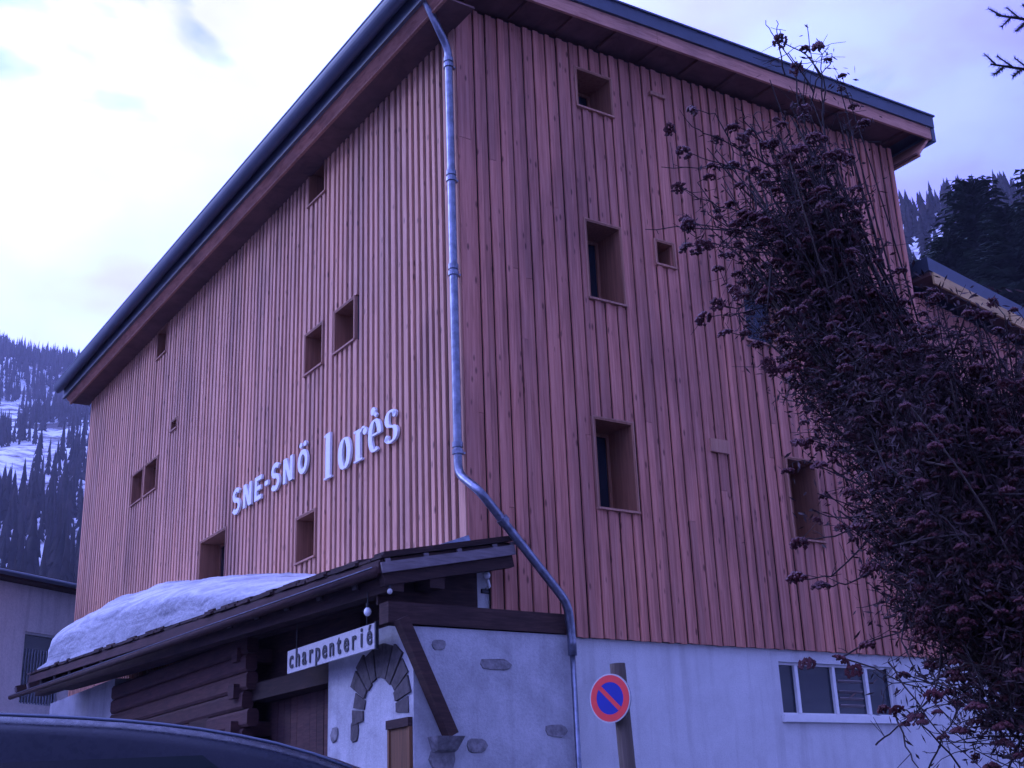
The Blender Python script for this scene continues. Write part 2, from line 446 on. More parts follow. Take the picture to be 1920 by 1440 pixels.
def cells(a0, a1, b0, b1, holes):
    """rectangles covering [a0,a1]x[b0,b1] minus holes"""
    xs = sorted({a0, a1} | {h[i] for h in holes for i in (0, 1) if a0 < h[i] < a1})
    outc = []
    for x0, x1 in zip(xs, xs[1:]):
        segs = [(b0, b1)]
        for h in holes:
            if h[0] <= x0 + 1e-6 and h[1] >= x1 - 1e-6:
                ns = []
                for s0, s1 in segs:
                    if h[2] > s0: ns.append((s0, min(s1, h[2])))
                    if h[3] < s1: ns.append((max(s0, h[3]), s1))
                segs = [q for q in ns if q[1] - q[0] > 0.004]
        outc += [(x0, x1, s0, s1) for s0, s1 in segs]
    return outc
OUTER = 0.03   # backing membrane plane lies this far inside the zero plane of the boards
# backing wall (structure behind the boards), with real openings
mb = MB()
for x0, x1, z0, z1 in cells(0.05, LU, CLAD + 0.02, 12.62, right_open + [(0.05, 0.32, CLAD+0.02, 4.78)]):
    mb.box(x0, x1, 0.05, 0.12, z0, z1)
for y0, y1, z0, z1 in cells(0.12, LV, 0.0, 12.42, left_open):
    mb.box(0.014, 0.12, y0, y1, z0, z1)
mb.box(LU-0.1, LU, 0.12, LV, 0, 12.6); mb.box(0.05, LU, LV, LV+0.1, 0, 12.6)
part('wall', mb, M['membrane'], bld)
# plaster ground floor under the right face
mb = MB()
bw = (5.12, 7.50, 2.80, 3.53)
for x0, x1, z0, z1 in cells(0.06, LU, 0, CLAD, [bw]): mb.box(x0, x1, 0.06, 0.30, z0, z1)
for x0, x1, z0, z1 in cells(0.06, 0.32, CLAD, 4.78, []): mb.box(x0, x1, 0.062, 0.13, z0, z1)
part('plaster_wall', mb, M['plaster'], bld)
# unit board: slightly bevelled box, scaled per board
ub = MB(); e = 0.04
ub.prism([(-.5+e,-.5,0),(.5-e,-.5,0),(.5,-.5+e*2,0),(.5,.5,0),(-.5,.5,0),(-.5,-.5+e*2,0)],
         [(-.5+e,-.5,1),(.5-e,-.5,1),(.5,-.5+e*2,1),(.5,.5,1),(-.5,.5,1),(-.5,-.5+e*2,1)])
board_me = ub.mesh('board', M['larch'])
batten_me = ub.mesh('batten', M['larch_left_lit'])
def put(name, me, loc, scl, parent, rz=0):
    o = D.objects.new(name, me); COL.objects.link(o); o.parent = parent
    o.location = loc; o.scale = scl; o.rotation_euler = (0, 0, rz)
    return o
def overlaps(a0, a1, holes, marg=0.0):
    return [h for h in holes if a0 < h[1] + marg and a1 > h[0] - marg]
def runs(z0, z1, a0, a1, holes, minw=0.0):
    segs = [(z0, z1)]
    for h in holes:
        ov = min(a1, h[1]) - max(a0, h[0])
        if ov > 0.35 * (a1 - a0):
            ns = []
            for s0, s1 in segs:
                if h[2] > s0: ns.append((s0, min(s1, h[2] - 0.02)))
                if h[3] < s1: ns.append((max(s0, h[3] + 0.02), s1))
            segs = [q for q in ns if q[1] - q[0] > 0.03]
    return segs
# right face boards: random widths, every other one proud
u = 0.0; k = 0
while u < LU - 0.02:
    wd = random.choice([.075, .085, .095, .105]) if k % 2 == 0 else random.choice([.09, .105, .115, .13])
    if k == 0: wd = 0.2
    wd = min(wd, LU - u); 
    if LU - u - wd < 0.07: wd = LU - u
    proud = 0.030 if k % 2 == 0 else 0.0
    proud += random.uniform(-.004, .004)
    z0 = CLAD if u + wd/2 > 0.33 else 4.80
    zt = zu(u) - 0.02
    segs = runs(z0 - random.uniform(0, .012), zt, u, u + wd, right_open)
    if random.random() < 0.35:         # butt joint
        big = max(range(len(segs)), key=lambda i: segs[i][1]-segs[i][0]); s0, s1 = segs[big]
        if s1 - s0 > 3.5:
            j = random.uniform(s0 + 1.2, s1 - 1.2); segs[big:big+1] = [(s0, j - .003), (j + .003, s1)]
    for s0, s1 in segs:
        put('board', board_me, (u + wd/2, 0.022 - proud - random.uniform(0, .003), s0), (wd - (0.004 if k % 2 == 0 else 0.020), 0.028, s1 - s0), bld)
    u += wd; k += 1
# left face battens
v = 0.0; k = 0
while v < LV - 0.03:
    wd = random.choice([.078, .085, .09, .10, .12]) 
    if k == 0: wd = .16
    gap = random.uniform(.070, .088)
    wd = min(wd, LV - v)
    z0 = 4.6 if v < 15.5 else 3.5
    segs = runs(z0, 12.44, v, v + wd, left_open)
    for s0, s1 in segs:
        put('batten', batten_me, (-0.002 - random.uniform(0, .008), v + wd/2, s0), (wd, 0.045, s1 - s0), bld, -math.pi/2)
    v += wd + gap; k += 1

# windows
def window(face, op, depth, sash=True, glass_frac=1.0, parent=bld, lining=M['plywood'], proud=0.022):
    a0, a1, z0, z1 = op; th = 0.028
    def bx(m_, a, b_, n0, n1, c0, c1):   # n: depth coordinate, negative = outward
        if face == 'R': m_.box(a, b_, n0, n1, c0, c1)
        else: m_.box(n0, n1, a, b_, c0, c1)
    o = -proud - 0.012 if face == 'R' else -0.04
    m1 = MB()
    bx(m1, a0, a0+th, o, depth, z0, z1); bx(m1, a1-th, a1, o, depth, z0, z1)
    bx(m1, a0+th, a1-th, o, depth, z1-th, z1)
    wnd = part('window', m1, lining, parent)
    m2 = MB(); bx(m2, a0-0.02, a1+0.02, o-0.022, depth, z0-0.022, z0+0.008)
    m2.v = m2.v
    part('sill', m2, M['larch_trim'], wnd, BASE['timber_building'])
    # outer frame edge strips
    m3 = MB(); q = 0.018
    bx(m3, a0-q, a0, o-0.006, 0.04, z0+0.008, z1+q); bx(m3, a1, a1+q, o-0.006, 0.04, z0+0.008, z1+q); bx(m3, a0, a1, o-0.006, 0.04, z1, z1+q)
    part('frame', m3, M['larch_trim'], wnd, BASE['timber_building'])
    f0 = 0.05
    if sash:
        m4 = MB(); d0, d1 = depth-0.07, depth-0.02
        bx(m4, a0+th, a0+th+f0, d0, d1, z0+0.008, z1-th); bx(m4, a1-th-f0, a1-th, d0, d1, z0+0.008, z1-th)
        bx(m4, a0+th+f0, a1-th-f0, d0, d1, z0+0.008, z0+0.008+f0); bx(m4, a0+th+f0, a1-th-f0, d0, d1, z1-th-f0, z1-th)
        part('sash', m4, M['plywood'], wnd, BASE['timber_building'])
    m5 = MB(); bx(m5, a0+th, a1-th, depth-0.045, depth-0.03, z0+0.03, z1-0.05)
    part('pane', m5, M['glass'], wnd, BASE['timber_building'])
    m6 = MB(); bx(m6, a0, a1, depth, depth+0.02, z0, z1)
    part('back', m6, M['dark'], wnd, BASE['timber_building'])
    return wnd
for i, op in enumerate(right_open):
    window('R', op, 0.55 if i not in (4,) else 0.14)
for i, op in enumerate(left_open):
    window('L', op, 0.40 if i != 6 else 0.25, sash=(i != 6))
# small vent covers on the right face
for (a0, a1, z0, z1) in ((3.55, 3.86, 12.27, 12.33), (4.13, 4.47, 6.47, 6.67)):
    part('vent_cover', MB().box(a0, a1, -0.06, -0.012, z0, z1), M['larch_trim'], bld)

# basement window in the plaster wall
wm = MB(); a0, a1, z0, z1 = bw
wm.box(a0, a0+.035, .12, .18, z0, z1); wm.box(a1-.035, a1, .12, .18, z0, z1)
wm.box(a0+.035, a1-.035, .12, .18, z0, z0+.035); wm.box(a0+.035, a1-.035, .12, .18, z1-.035, z1)
bwn = part('window', wm, M['white_frame'], bld); tag(bwn, 'low wide window with white mullions in the plaster wall')
for x in (5.50, 6.26, 6.95):
    part('mullion', MB().box(x-.03, x+.03, .10, .17, z0+.035, z1-.035), M['white_frame'], bwn, (0,0,0))
for x0, x1 in ((a0+.035, 5.47), (5.53, 6.23), (6.29, 6.92), (6.98, a1-.035)):
    part('pane', MB().box(x0, x1, .15, .16, z0+.035, z1-.035), M['glass'], bwn, (0,0,0))
part('sill', MB().box(a0-.04, a1+.04, .0, .16, z0-.10, z0-.003), M['white_frame'], bwn, (0,0,0))
part('back', MB().box(a0-.02, a1+.02, .301, .32, z0-.02, z1+.02), M['dark'], bwn, (0,0,0))
for zz in (2.93, 3.03, 3.13, 3.28):
    part('louvre', MB().hexa([(6.36,.145,zz),(6.86,.145,zz),(6.86,.12,zz+.03),(6.36,.12,zz+.03),(6.36,.149,zz+.012),(6.86,.149,zz+.012),(6.86,.124,zz+.042),(6.36,.124,zz+.042)]), M['grey_wood'], bwn, (0,0,0))

# roof of the timber building
U0, U1, V0, V1 = -0.60, 9.80, -0.60, 18.75
def slab(mb, u0, u1, v0, v1, dz0, dz1):
    mb.hexa([(u0,v0,zu(u0)+dz0),(u1,v0,zu(u1)+dz0),(u1,v1,zu(u1)+dz0),(u0,v1,zu(u0)+dz0),
             (u0,v0,zu(u0)+dz1),(u1,v0,zu(u1)+dz1),(u1,v1,zu(u1)+dz1),(u0,v1,zu(u0)+dz1)])
mb = MB(); slab(mb, -0.28, U1-.05, V0+.05, V1-.05, 0.10, 0.44)
roof = part('roof', mb, M['roof_metal'], bld)
mb = MB(); slab(mb, -.3, U1+.05, V0-.045, V0, 0.235, 0.46); slab(mb, -.3, U1+.08, V0-.075, V0+.3, 0.461, 0.49)
part('verge_flashing', mb, M['roof_metal'], roof, (0,0,0))
mb = MB(); slab(mb, U0+.02, 3.3, V0, V0+.045, 0.0, 0.232); slab(mb, 3.306, 7.0, V0, V0+.045, 0.0, 0.232); slab(mb, 7.006, U1-.02, V0, V0+.045, 0.0, 0.232)
part('fascia_board', mb, M['fascia'], roof, (0,0,0))
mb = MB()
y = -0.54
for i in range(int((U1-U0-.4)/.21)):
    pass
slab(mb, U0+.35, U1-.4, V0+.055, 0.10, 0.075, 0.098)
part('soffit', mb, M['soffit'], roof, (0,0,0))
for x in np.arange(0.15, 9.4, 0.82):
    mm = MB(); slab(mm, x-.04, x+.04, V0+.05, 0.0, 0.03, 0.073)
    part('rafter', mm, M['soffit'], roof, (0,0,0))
# inclined eave box on the long left side and on the far right side
def eave(s, ub, ue, zb, ze, name):
    mb = MB(); th = .03*s
    mb.hexa([(ub,V0+.05,zb),(ue,V0+.05,ze),(ue,V1-.05,ze),(ub,V1-.05,zb),(ub+th,V0+.05,zb+.03),(ue+th,V0+.05,ze+.03),(ue+th,V1-.05,ze+.03),(ub+th,V1-.05,zb+.03)])
    part('soffit_board', mb, M['fascia'], roof, (0,0,0))
    x0, x1 = sorted((ub, ub + .03*s)); 
    part('eave_trim', MB().box(x0-.01, x1+.01, V0+.04, V1-.04, zb-.035, zb), M['larch_trim'], roof, (0,0,0))
    xa, xb = sorted((ub + .04*s, 0.0 if s > 0 else LU))
    part('soffit', MB().box(xa, xb, V0+.06, V1-.06, zb-.01, zb+.02), M['soffit'], roof, (0,0,0))
eave(1, -0.48, -0.60, 12.24, 12.35, 'left')
eave(-1, 9.42, 9.78, 12.60, 13.03, 'right')
# half round gutter with rim along the left eave
mb = MB(); gc = (-0.79, 12.66); gr = .125; ring = []
for j in range(13):
    a = math.pi + math.pi * j / 12
    ring.append((gc[0] + gr*math.cos(a), gc[1] + gr*1.5*math.sin(a)))
inner = [(gc[0] + (x-gc[0])*.93, gc[1] + (z-gc[1])*.93) for x, z in reversed(ring)]
prof = ring + inner
mb.prism([(x, V0-.02, z) for x, z in prof], [(x, V1, z) for x, z in prof])
gut = part('gutter', mb, M['roof_metal'], roof, (0,0,0))
mb = MB().box(-0.665, -0.605, V0-.02, V1, 12.33, 12.80)
part('eave_flashing', mb, M['roof_metal'], roof, (0,0,0))
part('gutter_rim', MB().tube([(gc[0]-gr, V0-.02, gc[1]+.01), (gc[0]-gr, V1, gc[1]+.01)], .016, 6), M['zinc'], roof, (0,0,0))
part('eave_cap', MB().hexa([(-.75,V0-.05,12.79),(-.2,V0-.05,13.07),(-.2,V1,13.07),(-.75,V1,12.79),(-.75,V0-.05,12.82),(-.2,V0-.05,13.10),(-.2,V1,13.10),(-.75,V1,12.82)]), M['zinc'], roof, (0,0,0))
mb = MB().box(9.80, 9.90, V0, V1, 12.98, 13.30); part('eave_flashing', mb, M['roof_metal'], roof, (0,0,0))

# downpipe along the near corner, stepping out round the old porch roof
def smooth_path(pts, rad=0.12, n=5):
    pts = [Vector(p) for p in pts]; o = [pts[0]]
    for a, b_, c_ in zip(pts, pts[1:], pts[2:]):
        d1 = (a - b_).normalized(); d2 = (c_ - b_).normalized()
        rr = min(rad, (a-b_).length*.45, (c_-b_).length*.45)
        p0 = b_ + d1*rr; p1 = b_ + d2*rr
        for i in range(n+1):
            t_ = i/n; o.append(p0*(1-t_)**2 + b_*2*t_*(1-t_) + p1*t_*t_)
    o.append(pts[-1]); return o
PX, PY = -0.135, -0.03
pp = smooth_path([(-0.78, -.25, 12.62), (PX, PY, 11.82), (PX, PY, 5.62), (-.10, -.46, 5.30), (1.12, -.46, 4.02), (1.20, -.40, 3.70), (1.20, -.40, 3.4)], .14)
dp = part('downpipe', MB().tube(pp, .056, 14), M['zinc'], bld, smooth=True)
part('lower_pipe', MB().tube([(1.20, -.40, 3.42), (1.215, -.40, 0.0)], .034, 12), M['zinc'], dp, (0,0,0), True)
for zz in (11.55, 9.75, 8.35, 5.9):
    part('pipe_bracket', MB().tube([(PX, PY, zz-.03), (PX, PY, zz+.03)], .072, 14).box(PX, -.03, PY-.012, PY+.05, zz-.012, zz+.012), M['zinc'], dp, (0,0,0))
    part('pipe_socket', MB().tube([(PX, PY, zz+.06), (PX, PY, zz+.13)], .069, 14), M['zinc'], dp, (0,0,0))
part('pipe_bracket', MB().tube([(.20, -.46, 4.993), (.25, -.46, 4.943)], .075, 14), M['zinc'], dp, (0,0,0))

# ================================================================== LOWER WING AT THE RIGHT
wing = thing('building_wing', 'lower larch clad wing with pale fascia and dark metal roof behind the bare tree', 'building', (9.4, 0.3, 0))
def az(u): return 10.62 - 0.165*(u-10.0)
mb = MB()
for x0, x1, z0, z1 in cells(9.42, 17, 0, 9.0, []): mb.box(x0, x1, .45, 6, z0, z1)
mb.hexa([(9.42,.45,9.0),(17,.45,9.0),(17,6,9.0),(9.42,6,9.0),(9.42,.45,az(9.42)-.3),(17,.45,az(17)-.3),(17,6,az(17)-.3),(9.42,6,az(9.42)-.3)])
part('wall', mb, M['membrane'], wing)
part('plaster_wall', MB().box(9.335, 17, .36, .445, 0, 3.62), M['plaster'], wing)
u = 9.42
while u < 16.8:
    wd = random.choice([.13, .16, .19])
    o = put('board', board_me, (u + wd/2 - 9.4, 0.43 - 0.3 - random.choice([0, .02]), 3.6), (wd - .016, .03, az(u) - .32 - 3.6), wing)
    u += wd
def aslab(u0, u1, v0, v1, d0, d1):
    return MB().hexa([(u0,v0,az(u0)+d0),(u1,v0,az(u1)+d0),(u1,v1,az(u1)+d0),(u0,v1,az(u0)+d0),(u0,v0,az(u0)+d1),(u1,v0,az(u1)+d1),(u1,v1,az(u1)+d1),(u0,v1,az(u0)+d1)])
part('roof', aslab(9.9, 17.3, 0.0, 6.3, 0.02, 0.28), M['roof_metal'], wing)
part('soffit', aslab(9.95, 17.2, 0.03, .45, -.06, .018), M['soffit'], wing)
part('fascia_board', aslab(9.95, 12.0, -.045, -.003, -.24, -.02), M['annex_fascia'], wing)
part('fascia_board', aslab(12.06, 17.2, -.045, -.003, -.24, -.02), M['annex_fascia'], wing)

# ================================================================== OLD WORKSHOP
shop = thing('old_workshop', 'old low workshop of rough plaster and dark logs under a sagging plank roof', 'building')
FV = -0.30; SU = -0.95
mb = MB(); mb.box(SU, 1.26, FV, 0.03, 0, 3.66)
part('front_wall', mb, M['old_plaster'], shop)
mb = MB(); mb.box(SU+.004, SU+.5, .03, 1.93, 0, 3.75)
part('side_wall', mb, M['old_plaster'], shop)
mb = MB(); mb.box(SU, SU+.5, 11.3, 16.1, 0, 4.4); part('side_wall', mb, M['old_plaster'], shop)
mb = MB(); mb.box(SU+.45, SU+.55, 1.93, 4.9, 0, 4.5); mb.box(-.4, .02, .03, 16.0, 3.6, 4.4)
part('recess_wall', mb, M['old_wood'], shop)
# plank door in the recess
y = 2.0
while y < 4.6:
    part('plank', MB().box(SU+.40-random.uniform(0,.015), SU+.448, y, y+.21, 0, 3.3), M['log_wood'], shop); y += .222
part('beam', MB().beam((SU+.25, 1.95, 3.42), (SU+.25, 4.9, 3.45), .3, .24), M['old_wood'], shop)
# logs
z = 0.2; i = 0
while z < 4.3:
    y0 = 4.55 + (0.0 if i % 2 else .12) + random.uniform(-.06,.06)
    segs = [(y0, 11.32)]
    if 2.55 < z < 3.15: segs = [(y0, 6.15), (7.0, 11.32)]
    for a, b_ in segs:
        n = 8; ra = []; rb = []
        for j in range(n):
            t_ = 2*math.pi*j/n + math.pi/8
            sq_ = lambda q_: math.copysign(abs(q_)**.45, q_)
            ra.append((SU + .04 + .09*sq_(math.cos(t_)), a, z + .128*sq_(math.sin(t_))))
            rb.append((SU + .04 + .09*sq_(math.cos(t_)), b_, z + .128*sq_(math.sin(t_))))
        part('log', MB().prism(ra, rb), M['log_wood'], shop)
    if i % 2 == 0:   # crossing log end
        c0 = (SU-.22, 4.95, z+.13); 
        part('log_end', MB().beam((SU-.16+random.uniform(0,.08), 4.95, z+.135), (SU+.5, 4.95, z+.135), .22, .2), M['log_wood'], shop)
    z += .262; i += 1
part('shutter', MB().box(SU-.02, SU+.02, 6.15, 7.0, 2.42, 3.25), M['old_wood'], shop)
# field stones let into the plaster
def blob_stone(cu, cz, wu, hz, face='F', mat=M['stone'], name='stone', proud=.012):
    n = 10; r1 = []; r0 = []
    for j in range(n):
        t_ = 2*math.pi*j/n; k_ = random.uniform(.86, 1.1)
        ex = math.copysign(abs(math.cos(t_))**.6, math.cos(t_))*wu/2*k_
        ez = math.copysign(abs(math.sin(t_))**.6, math.sin(t_))*hz/2*k_
        if face == 'F':
            r0.append((cu+ex, FV+.02, cz+ez)); r1.append((cu+ex*.9, FV-proud*random.uniform(.6,1.6), cz+ez*.88))
        else:
            r0.append((SU+.02, cu+ex, cz+ez)); r1.append((SU-proud*random.uniform(.6,1.6), cu+ex*.9, cz+ez*.88))
    return part(name, MB().prism(r1[::-1], r0[::-1]), mat, shop)
for a in ((.16,3.27,.46,.15), (-.14,2.35,.30,.18), (.97,2.52,.34,.16), (-.62,3.46,.20,.13), (.55,1.7,.4,.2), (-.2,1.2,.35,.2), (.9,.8,.4,.22)): blob_stone(*a)
for a in ((1.72,2.62,.2,.2,'S'), (1.6,1.9,.3,.2,'S'), (.2,2.5,.25,.12,'S')): blob_stone(*a)
# relieving arch of dark stones on the side wall
for j in range(11):
    a0_ = R(-8 + j*17.8); a1_ = R(-8 + j*17.8 + 15.5)
    ri = .42*random.uniform(.95,1.05); ro = (.70 + .17*math.sin(max(0, (a0_+a1_)/2)))*random.uniform(.9,1.07)
    cv, cz = .50, 2.78; x0_ = SU + .015; x1_ = SU - random.uniform(.012,.03)
    q = [(ri, a0_), (ro, a0_), (ro, a1_), (ri, a1_)]
    rA = [(x0_, cv + r_*math.cos(a), cz + r_*.95*math.sin(a)) for r_, a in q]
    rB = [(x1_, cv + r_*math.cos(a), cz + r_*.95*math.sin(a)) for r_, a in q]
    part('arch_stone', MB().prism(rA, rB), M['dark_stone'], shop)
for cz in (2.62,): blob_stone(1.16, cz, .22, .26, 'S', M['dark_stone'], 'arch_stone')
# narrow door at the corner
d = part('door', MB().box(SU-.03, SU+.01, -.22, .20, 0, 2.56), M['door_wood'], shop)
part('lintel', MB().box(SU-.06, SU+.01, -.27, .26, 2.562, 2.66), M['old_wood'], d, (0,0,0))
part('door_frame', MB().box(SU-.045, SU+.01, .203, .25, 0, 2.56)  .box(SU-.045, SU+.01, -.27, -.223, 0, 2.56), M['door_wood'], d, (0,0,0))
# roof: eave line E0-E1, rises .2 m per metre towards the tall wall
E0 = Vector((-1.40, -.40, 4.42)); E1 = Vector((-1.95, 13.9, 4.76))
def eu(v): return E0.x + (E1.x-E0.x)*(v-E0.y)/(E1.y-E0.y)
def rz(u, v): return E0.z + (E1.z-E0.z)*(v-E0.y)/(E1.y-E0.y) + .20*(u-eu(v))
def rslab(v0, v1, d0, d1, uin0, uin1, ov=0.0):
    p = []
    for dd in (d0, d1):
        for (uu, vv) in ((eu(v0)-ov, v0), (uin0, v0), (uin1, v1), (eu(v1)-ov, v1)):
            p.append((uu, vv, rz(uu, vv)+dd))
    return MB().hexa(p)
# the tall wall stands at u=0, the roof runs past its near corner to u=.42
swr = part('roof_deck', rslab(-.36, -.06, -.10, -.045, .40, .40), M['old_wood'], shop)
part('roof_deck', rslab(-.058, 13.8, -.10, -.045, -.045, -.045), M['old_wood'], shop)
v = -.40; i = 0
while v < 13.85:
    wd = random.uniform(.17, .30); v1 = min(v + wd, 13.9)
    near = v < -.10
    ui = .42 if near else -.045
    o_ = random.uniform(-.01, .06); dz = random.uniform(0, .012)
    part('roof_plank', rslab(v, v1-.012, -.04+dz, -.005+dz, ui, ui, o_), M['grey_wood'] if False else M['old_wood'], shop)
    part('roof_plank', rslab(v+.07, v1+.05, .0+dz, .035+dz, ui, ui, o_-.07), M['old_wood'], shop) if v1 < 13.7 and not (near and v1 > -.15) else None
    v = v1; i += 1
def eave_beam(name, du, dz, wd, ht, mat, v0=-.36, v1=13.8, nseg=1, ddz=0):
    a = (eu(v0)+du, v0, rz(eu(v0), v0)+dz); b_ = (eu(v1)+du, v1, rz(eu(v1), v1)+dz+ddz)
    return part(name, MB().beam(a, b_, wd, ht), mat, shop)
eave_beam('fascia_board', .0, -.135, .035, .13, M['log_wood'])
eave_beam('purlin', .22, -.30, .18, .18, M['old_wood'], ddz=-.06)
eave_beam('purlin', .75, -.22, .2, .2, M['old_wood'])
# log gutter with zinc rim, poking out beyond the roof
G0 = Vector((-1.44, -.34, 4.235)); G1 = Vector((-2.02, 15.05, 4.40))
part('gutter', MB().tube([G0, (G0+G1)/2, G1], [.065, .06, .045], 9), M['old_wood'], shop, smooth=True)
part('gutter_rim', MB().tube([G0 + Vector((-.055,0,.045)), (G0+G1)/2 + Vector((-.05,0,.04)), G1 + Vector((-.04,0,.03))], .008, 5), M['zinc'], shop)
# rafters under the eave; paler end caps stand for light on their tips
for j in range(17):
    v = .4 + j*.92; u_ = eu(v)
    part('rafter', MB().beam((u_+.10, v, rz(u_, v)-.215), (-.1, v, rz(-.1, v)-.215), .13, .15), M['old_wood'], shop)
    part('lit_rafter_end', MB().beam((u_+.075, v, rz(u_, v)-.222), (u_+.098, v, rz(u_, v)-.217), .11, .10), M['grey_wood'], shop)
# near verge: grey board, rake rafter, spacer blocks
def verge(v, dz, u0, u1, th, ht, mat, name):
    return part(name, MB().beam((u0, v, rz(u0, v)+dz), (u1, v, rz(u1, v)+dz), th, ht), mat, shop)
verge(-.405, -.145, -1.40, .41, .03, .12, M['grey_wood'], 'verge_board')
verge(-.32, -.27, -1.36, .40, .12, .16, M['old_wood'], 'rake_rafter')
for x in (-1.35, -.85, -.4, .1, .36):
    part('spacer_block', MB().beam((x, -.395, rz(x,-.4)-.064), (x+.06, -.395, rz(x+.06,-.4)-.064), .03, .04), M['grey_wood'], shop)
part('tie_beam', MB().beam((-1.28, -.22, 3.80), (1.22, -.22, 3.79), .22, .24), M['old_wood'], shop)
part('post_plate', MB().box(1.0, 1.24, -.33, -.1, 3.665, 3.92), M['old_wood'], shop) if False else None
part('gable_panel', MB().hexa([(-1.25,-.02,3.93),(.10,-.02,3.93),(.10,.02,3.93),(-1.25,.02,3.93),(-1.25,-.02,rz(-1.25,0)-.12),(.10,-.02,rz(.1,0)-.12),(.10,.02,rz(.1,0)-.12),(-1.25,.02,rz(-1.25,0)-.12)]), M['old_wood'], shop)
part('strut', MB().beam((-1.16, -.40, 3.72), (-.56, -.44, 2.45), .13, .15, (0,1,0)), M['old_wood'], shop)
cb = MB(); cb.hexa([(-.72,-.42,2.30),(-.46,-.42,2.30),(-.46,-.29,2.26),(-.72,-.29,2.26),(-.78,-.52,2.44),(-.42,-.52,2.44),(-.42,-.29,2.44),(-.78,-.29,2.44)])
part('corbel_stone', cb, M['stone'], shop)
blob_stone(-.60, 2.20, .34, .26, 'F', M['stone'], 'stone', .03)
part('flashing', MB().hexa([(-.42,-.06,rz(-.42,-.06)+.05),(.0,-.06,rz(0,-.06)+.05),(.0,-.02,rz(0,-.02)+.13),(-.42,-.02,rz(-.42,-.02)+.06),(-.42,-.06,rz(-.42,-.06)+.07),(.0,-.06,rz(0,-.06)+.07),(.0,-.02,rz(0,-.02)+.15),(-.42,-.02,rz(-.42,-.02)+.08)]), M['zinc'], shop)

# snow lying on the workshop roof
NV, NU = 150, 26
sv = []; sf = []
svs = np.linspace(.45, 13.4, NV)
top_v = [.45, 1.2, 2.4, 3.4, 4.4, 5.3, 6.6, 8.2, 9.6, 11.2, 12.2, 12.55, 12.8, 13.4]
top_h = [.03, .05, .10, .16, .34, .52, .70, .82, .88, .84, .74, .50, .14, .03]
fr_v = [.45, 2.8, 4.0, 13.4]; fr_o = [.45, .30, .06, .02]     # how far the snow front sits behind the eave
for a, v in enumerate(svs):
    h = np.interp(v, top_v, top_h); off = np.interp(v, fr_v, fr_o)
    u0 = eu(v) + off; 
    for b_ in range(NU):
        s_ = b_/(NU-1)
        uu = u0 + (-.04-u0)*s_**1.4
        k_ = min(1, s_/.42); prof_ = math.sin(k_*math.pi/2)**.6
        hh = h*prof_*(1 - .12*max(0, s_-.5)/.5)
        nz = mnoise.fractal(Vector((uu*1.2, v*.8, 2)), 1, 2, 4)*.05*min(1, h*2) + mnoise.fractal(Vector((uu*5, v*4, 5)), 1, 2, 3)*.02*min(1,h*4)
        bul = .16*math.sin(min(1, s_/.25)*math.pi)*min(1, h*1.5)
        sv.append((uu - bul, v + nz*.3, rz(uu, v) + .04 + hh + (nz if b_ else 0)))
for a in range(NV-1):
    for b_ in range(NU-1):
        i = a*NU+b_; sf.append((i, i+1, i+NU+1, i+NU))
# skirt below the surface so it is a closed body
n0 = len(sv)
sv += [(x, y, rz(x, y) + .02) for x, y, z in sv]
for a in range(NV-1):
    for b_ in (0, NU-1):
        i = a*NU+b_; q = (i, i+NU, i+NU+n0, i+n0); sf.append(q if b_ == 0 else q[::-1])
for b_ in range(NU-1):
    for a in (0, NV-1):
        i = a*NU+b_; q = (i, i+n0, i+1+n0, i+1); sf.append(q if a == 0 else q[::-1])
snow = link('snow', mesh_np('snow', sv, sf, M['snow'], True))
snow.location = O0; snow.rotation_euler = (0, 0, YAW)
tag(snow, 'thick mound of old layered snow lying on the workshop roof', 'snow', kind='stuff')

# ---- lamps and the hanging sign
def bulb(u, v, z, top, label, r=.035, dark=False):
    t_ = thing('hanging_bulb', label, 'lamp', (u, v, z), group=None)
    part('cord', MB().tube([(u, v, z+r*1.2), (u, v, top)], .006, 6), M['ink'], t_)
    part('socket', MB().tube([(u, v, z+r*.9), (u, v, z+r*2.2)], r*.5, 8), M['ink'], t_)
    part('bulb', MB().ball((u, v, z), r, 12, (1,1,1.15)), M['lamp_glass'] if not dark else M['sign_white'], t_, smooth=True)
bulb(-1.30, .14, 3.87, 4.10, 'round white bulb hanging just above the hanging shop sign', .045)
bulb(-1.28, -.37, 4.02, 4.22, 'small dim bulb on a cord under the near corner of the porch roof', .03, True)
wl = thing('wall_lamp', 'white globe wall lamp in the gap under the porch roof beside the boards', 'lamp', (.22, .0, 4.3))
part('globe', MB().ball((.22, -.06, 4.37), .045, 12), M['lamp_glass'], wl, smooth=True)
part('arm', MB().tube([(.27, .06, 4.22), (.26, -.05, 4.24), (.23, -.06, 4.32)], .018, 8), M['lamp_glass'], wl, smooth=True)
part('base', MB().box(.20, .32, .02, .06, 4.17, 4.22), M['ink'], wl)
part('cap', MB().tube([(.22,-.06,4.405),(.22,-.06,4.44)], .03, 10), M['ink'], wl)

def text_mesh(s, size, off, ext, mat, name='letter'):
    cu = D.curves.new(name, 'FONT'); cu.body = s; cu.size = size; cu.offset = off; cu.extrude = ext
    cu.align_x = 'CENTER'; cu.align_y = 'BOTTOM_BASELINE'; cu.resolution_u = 4
    tmp = D.objects.new('tmp', cu); COL.objects.link(tmp)
    dg = bpy.context.evaluated_depsgraph_get()
    me = D.meshes.new_from_object(tmp.evaluated_get(dg)); me.name = name
    D.objects.remove(tmp); D.curves.remove(cu)
    me.materials.clear(); me.materials.append(mat)
    return me
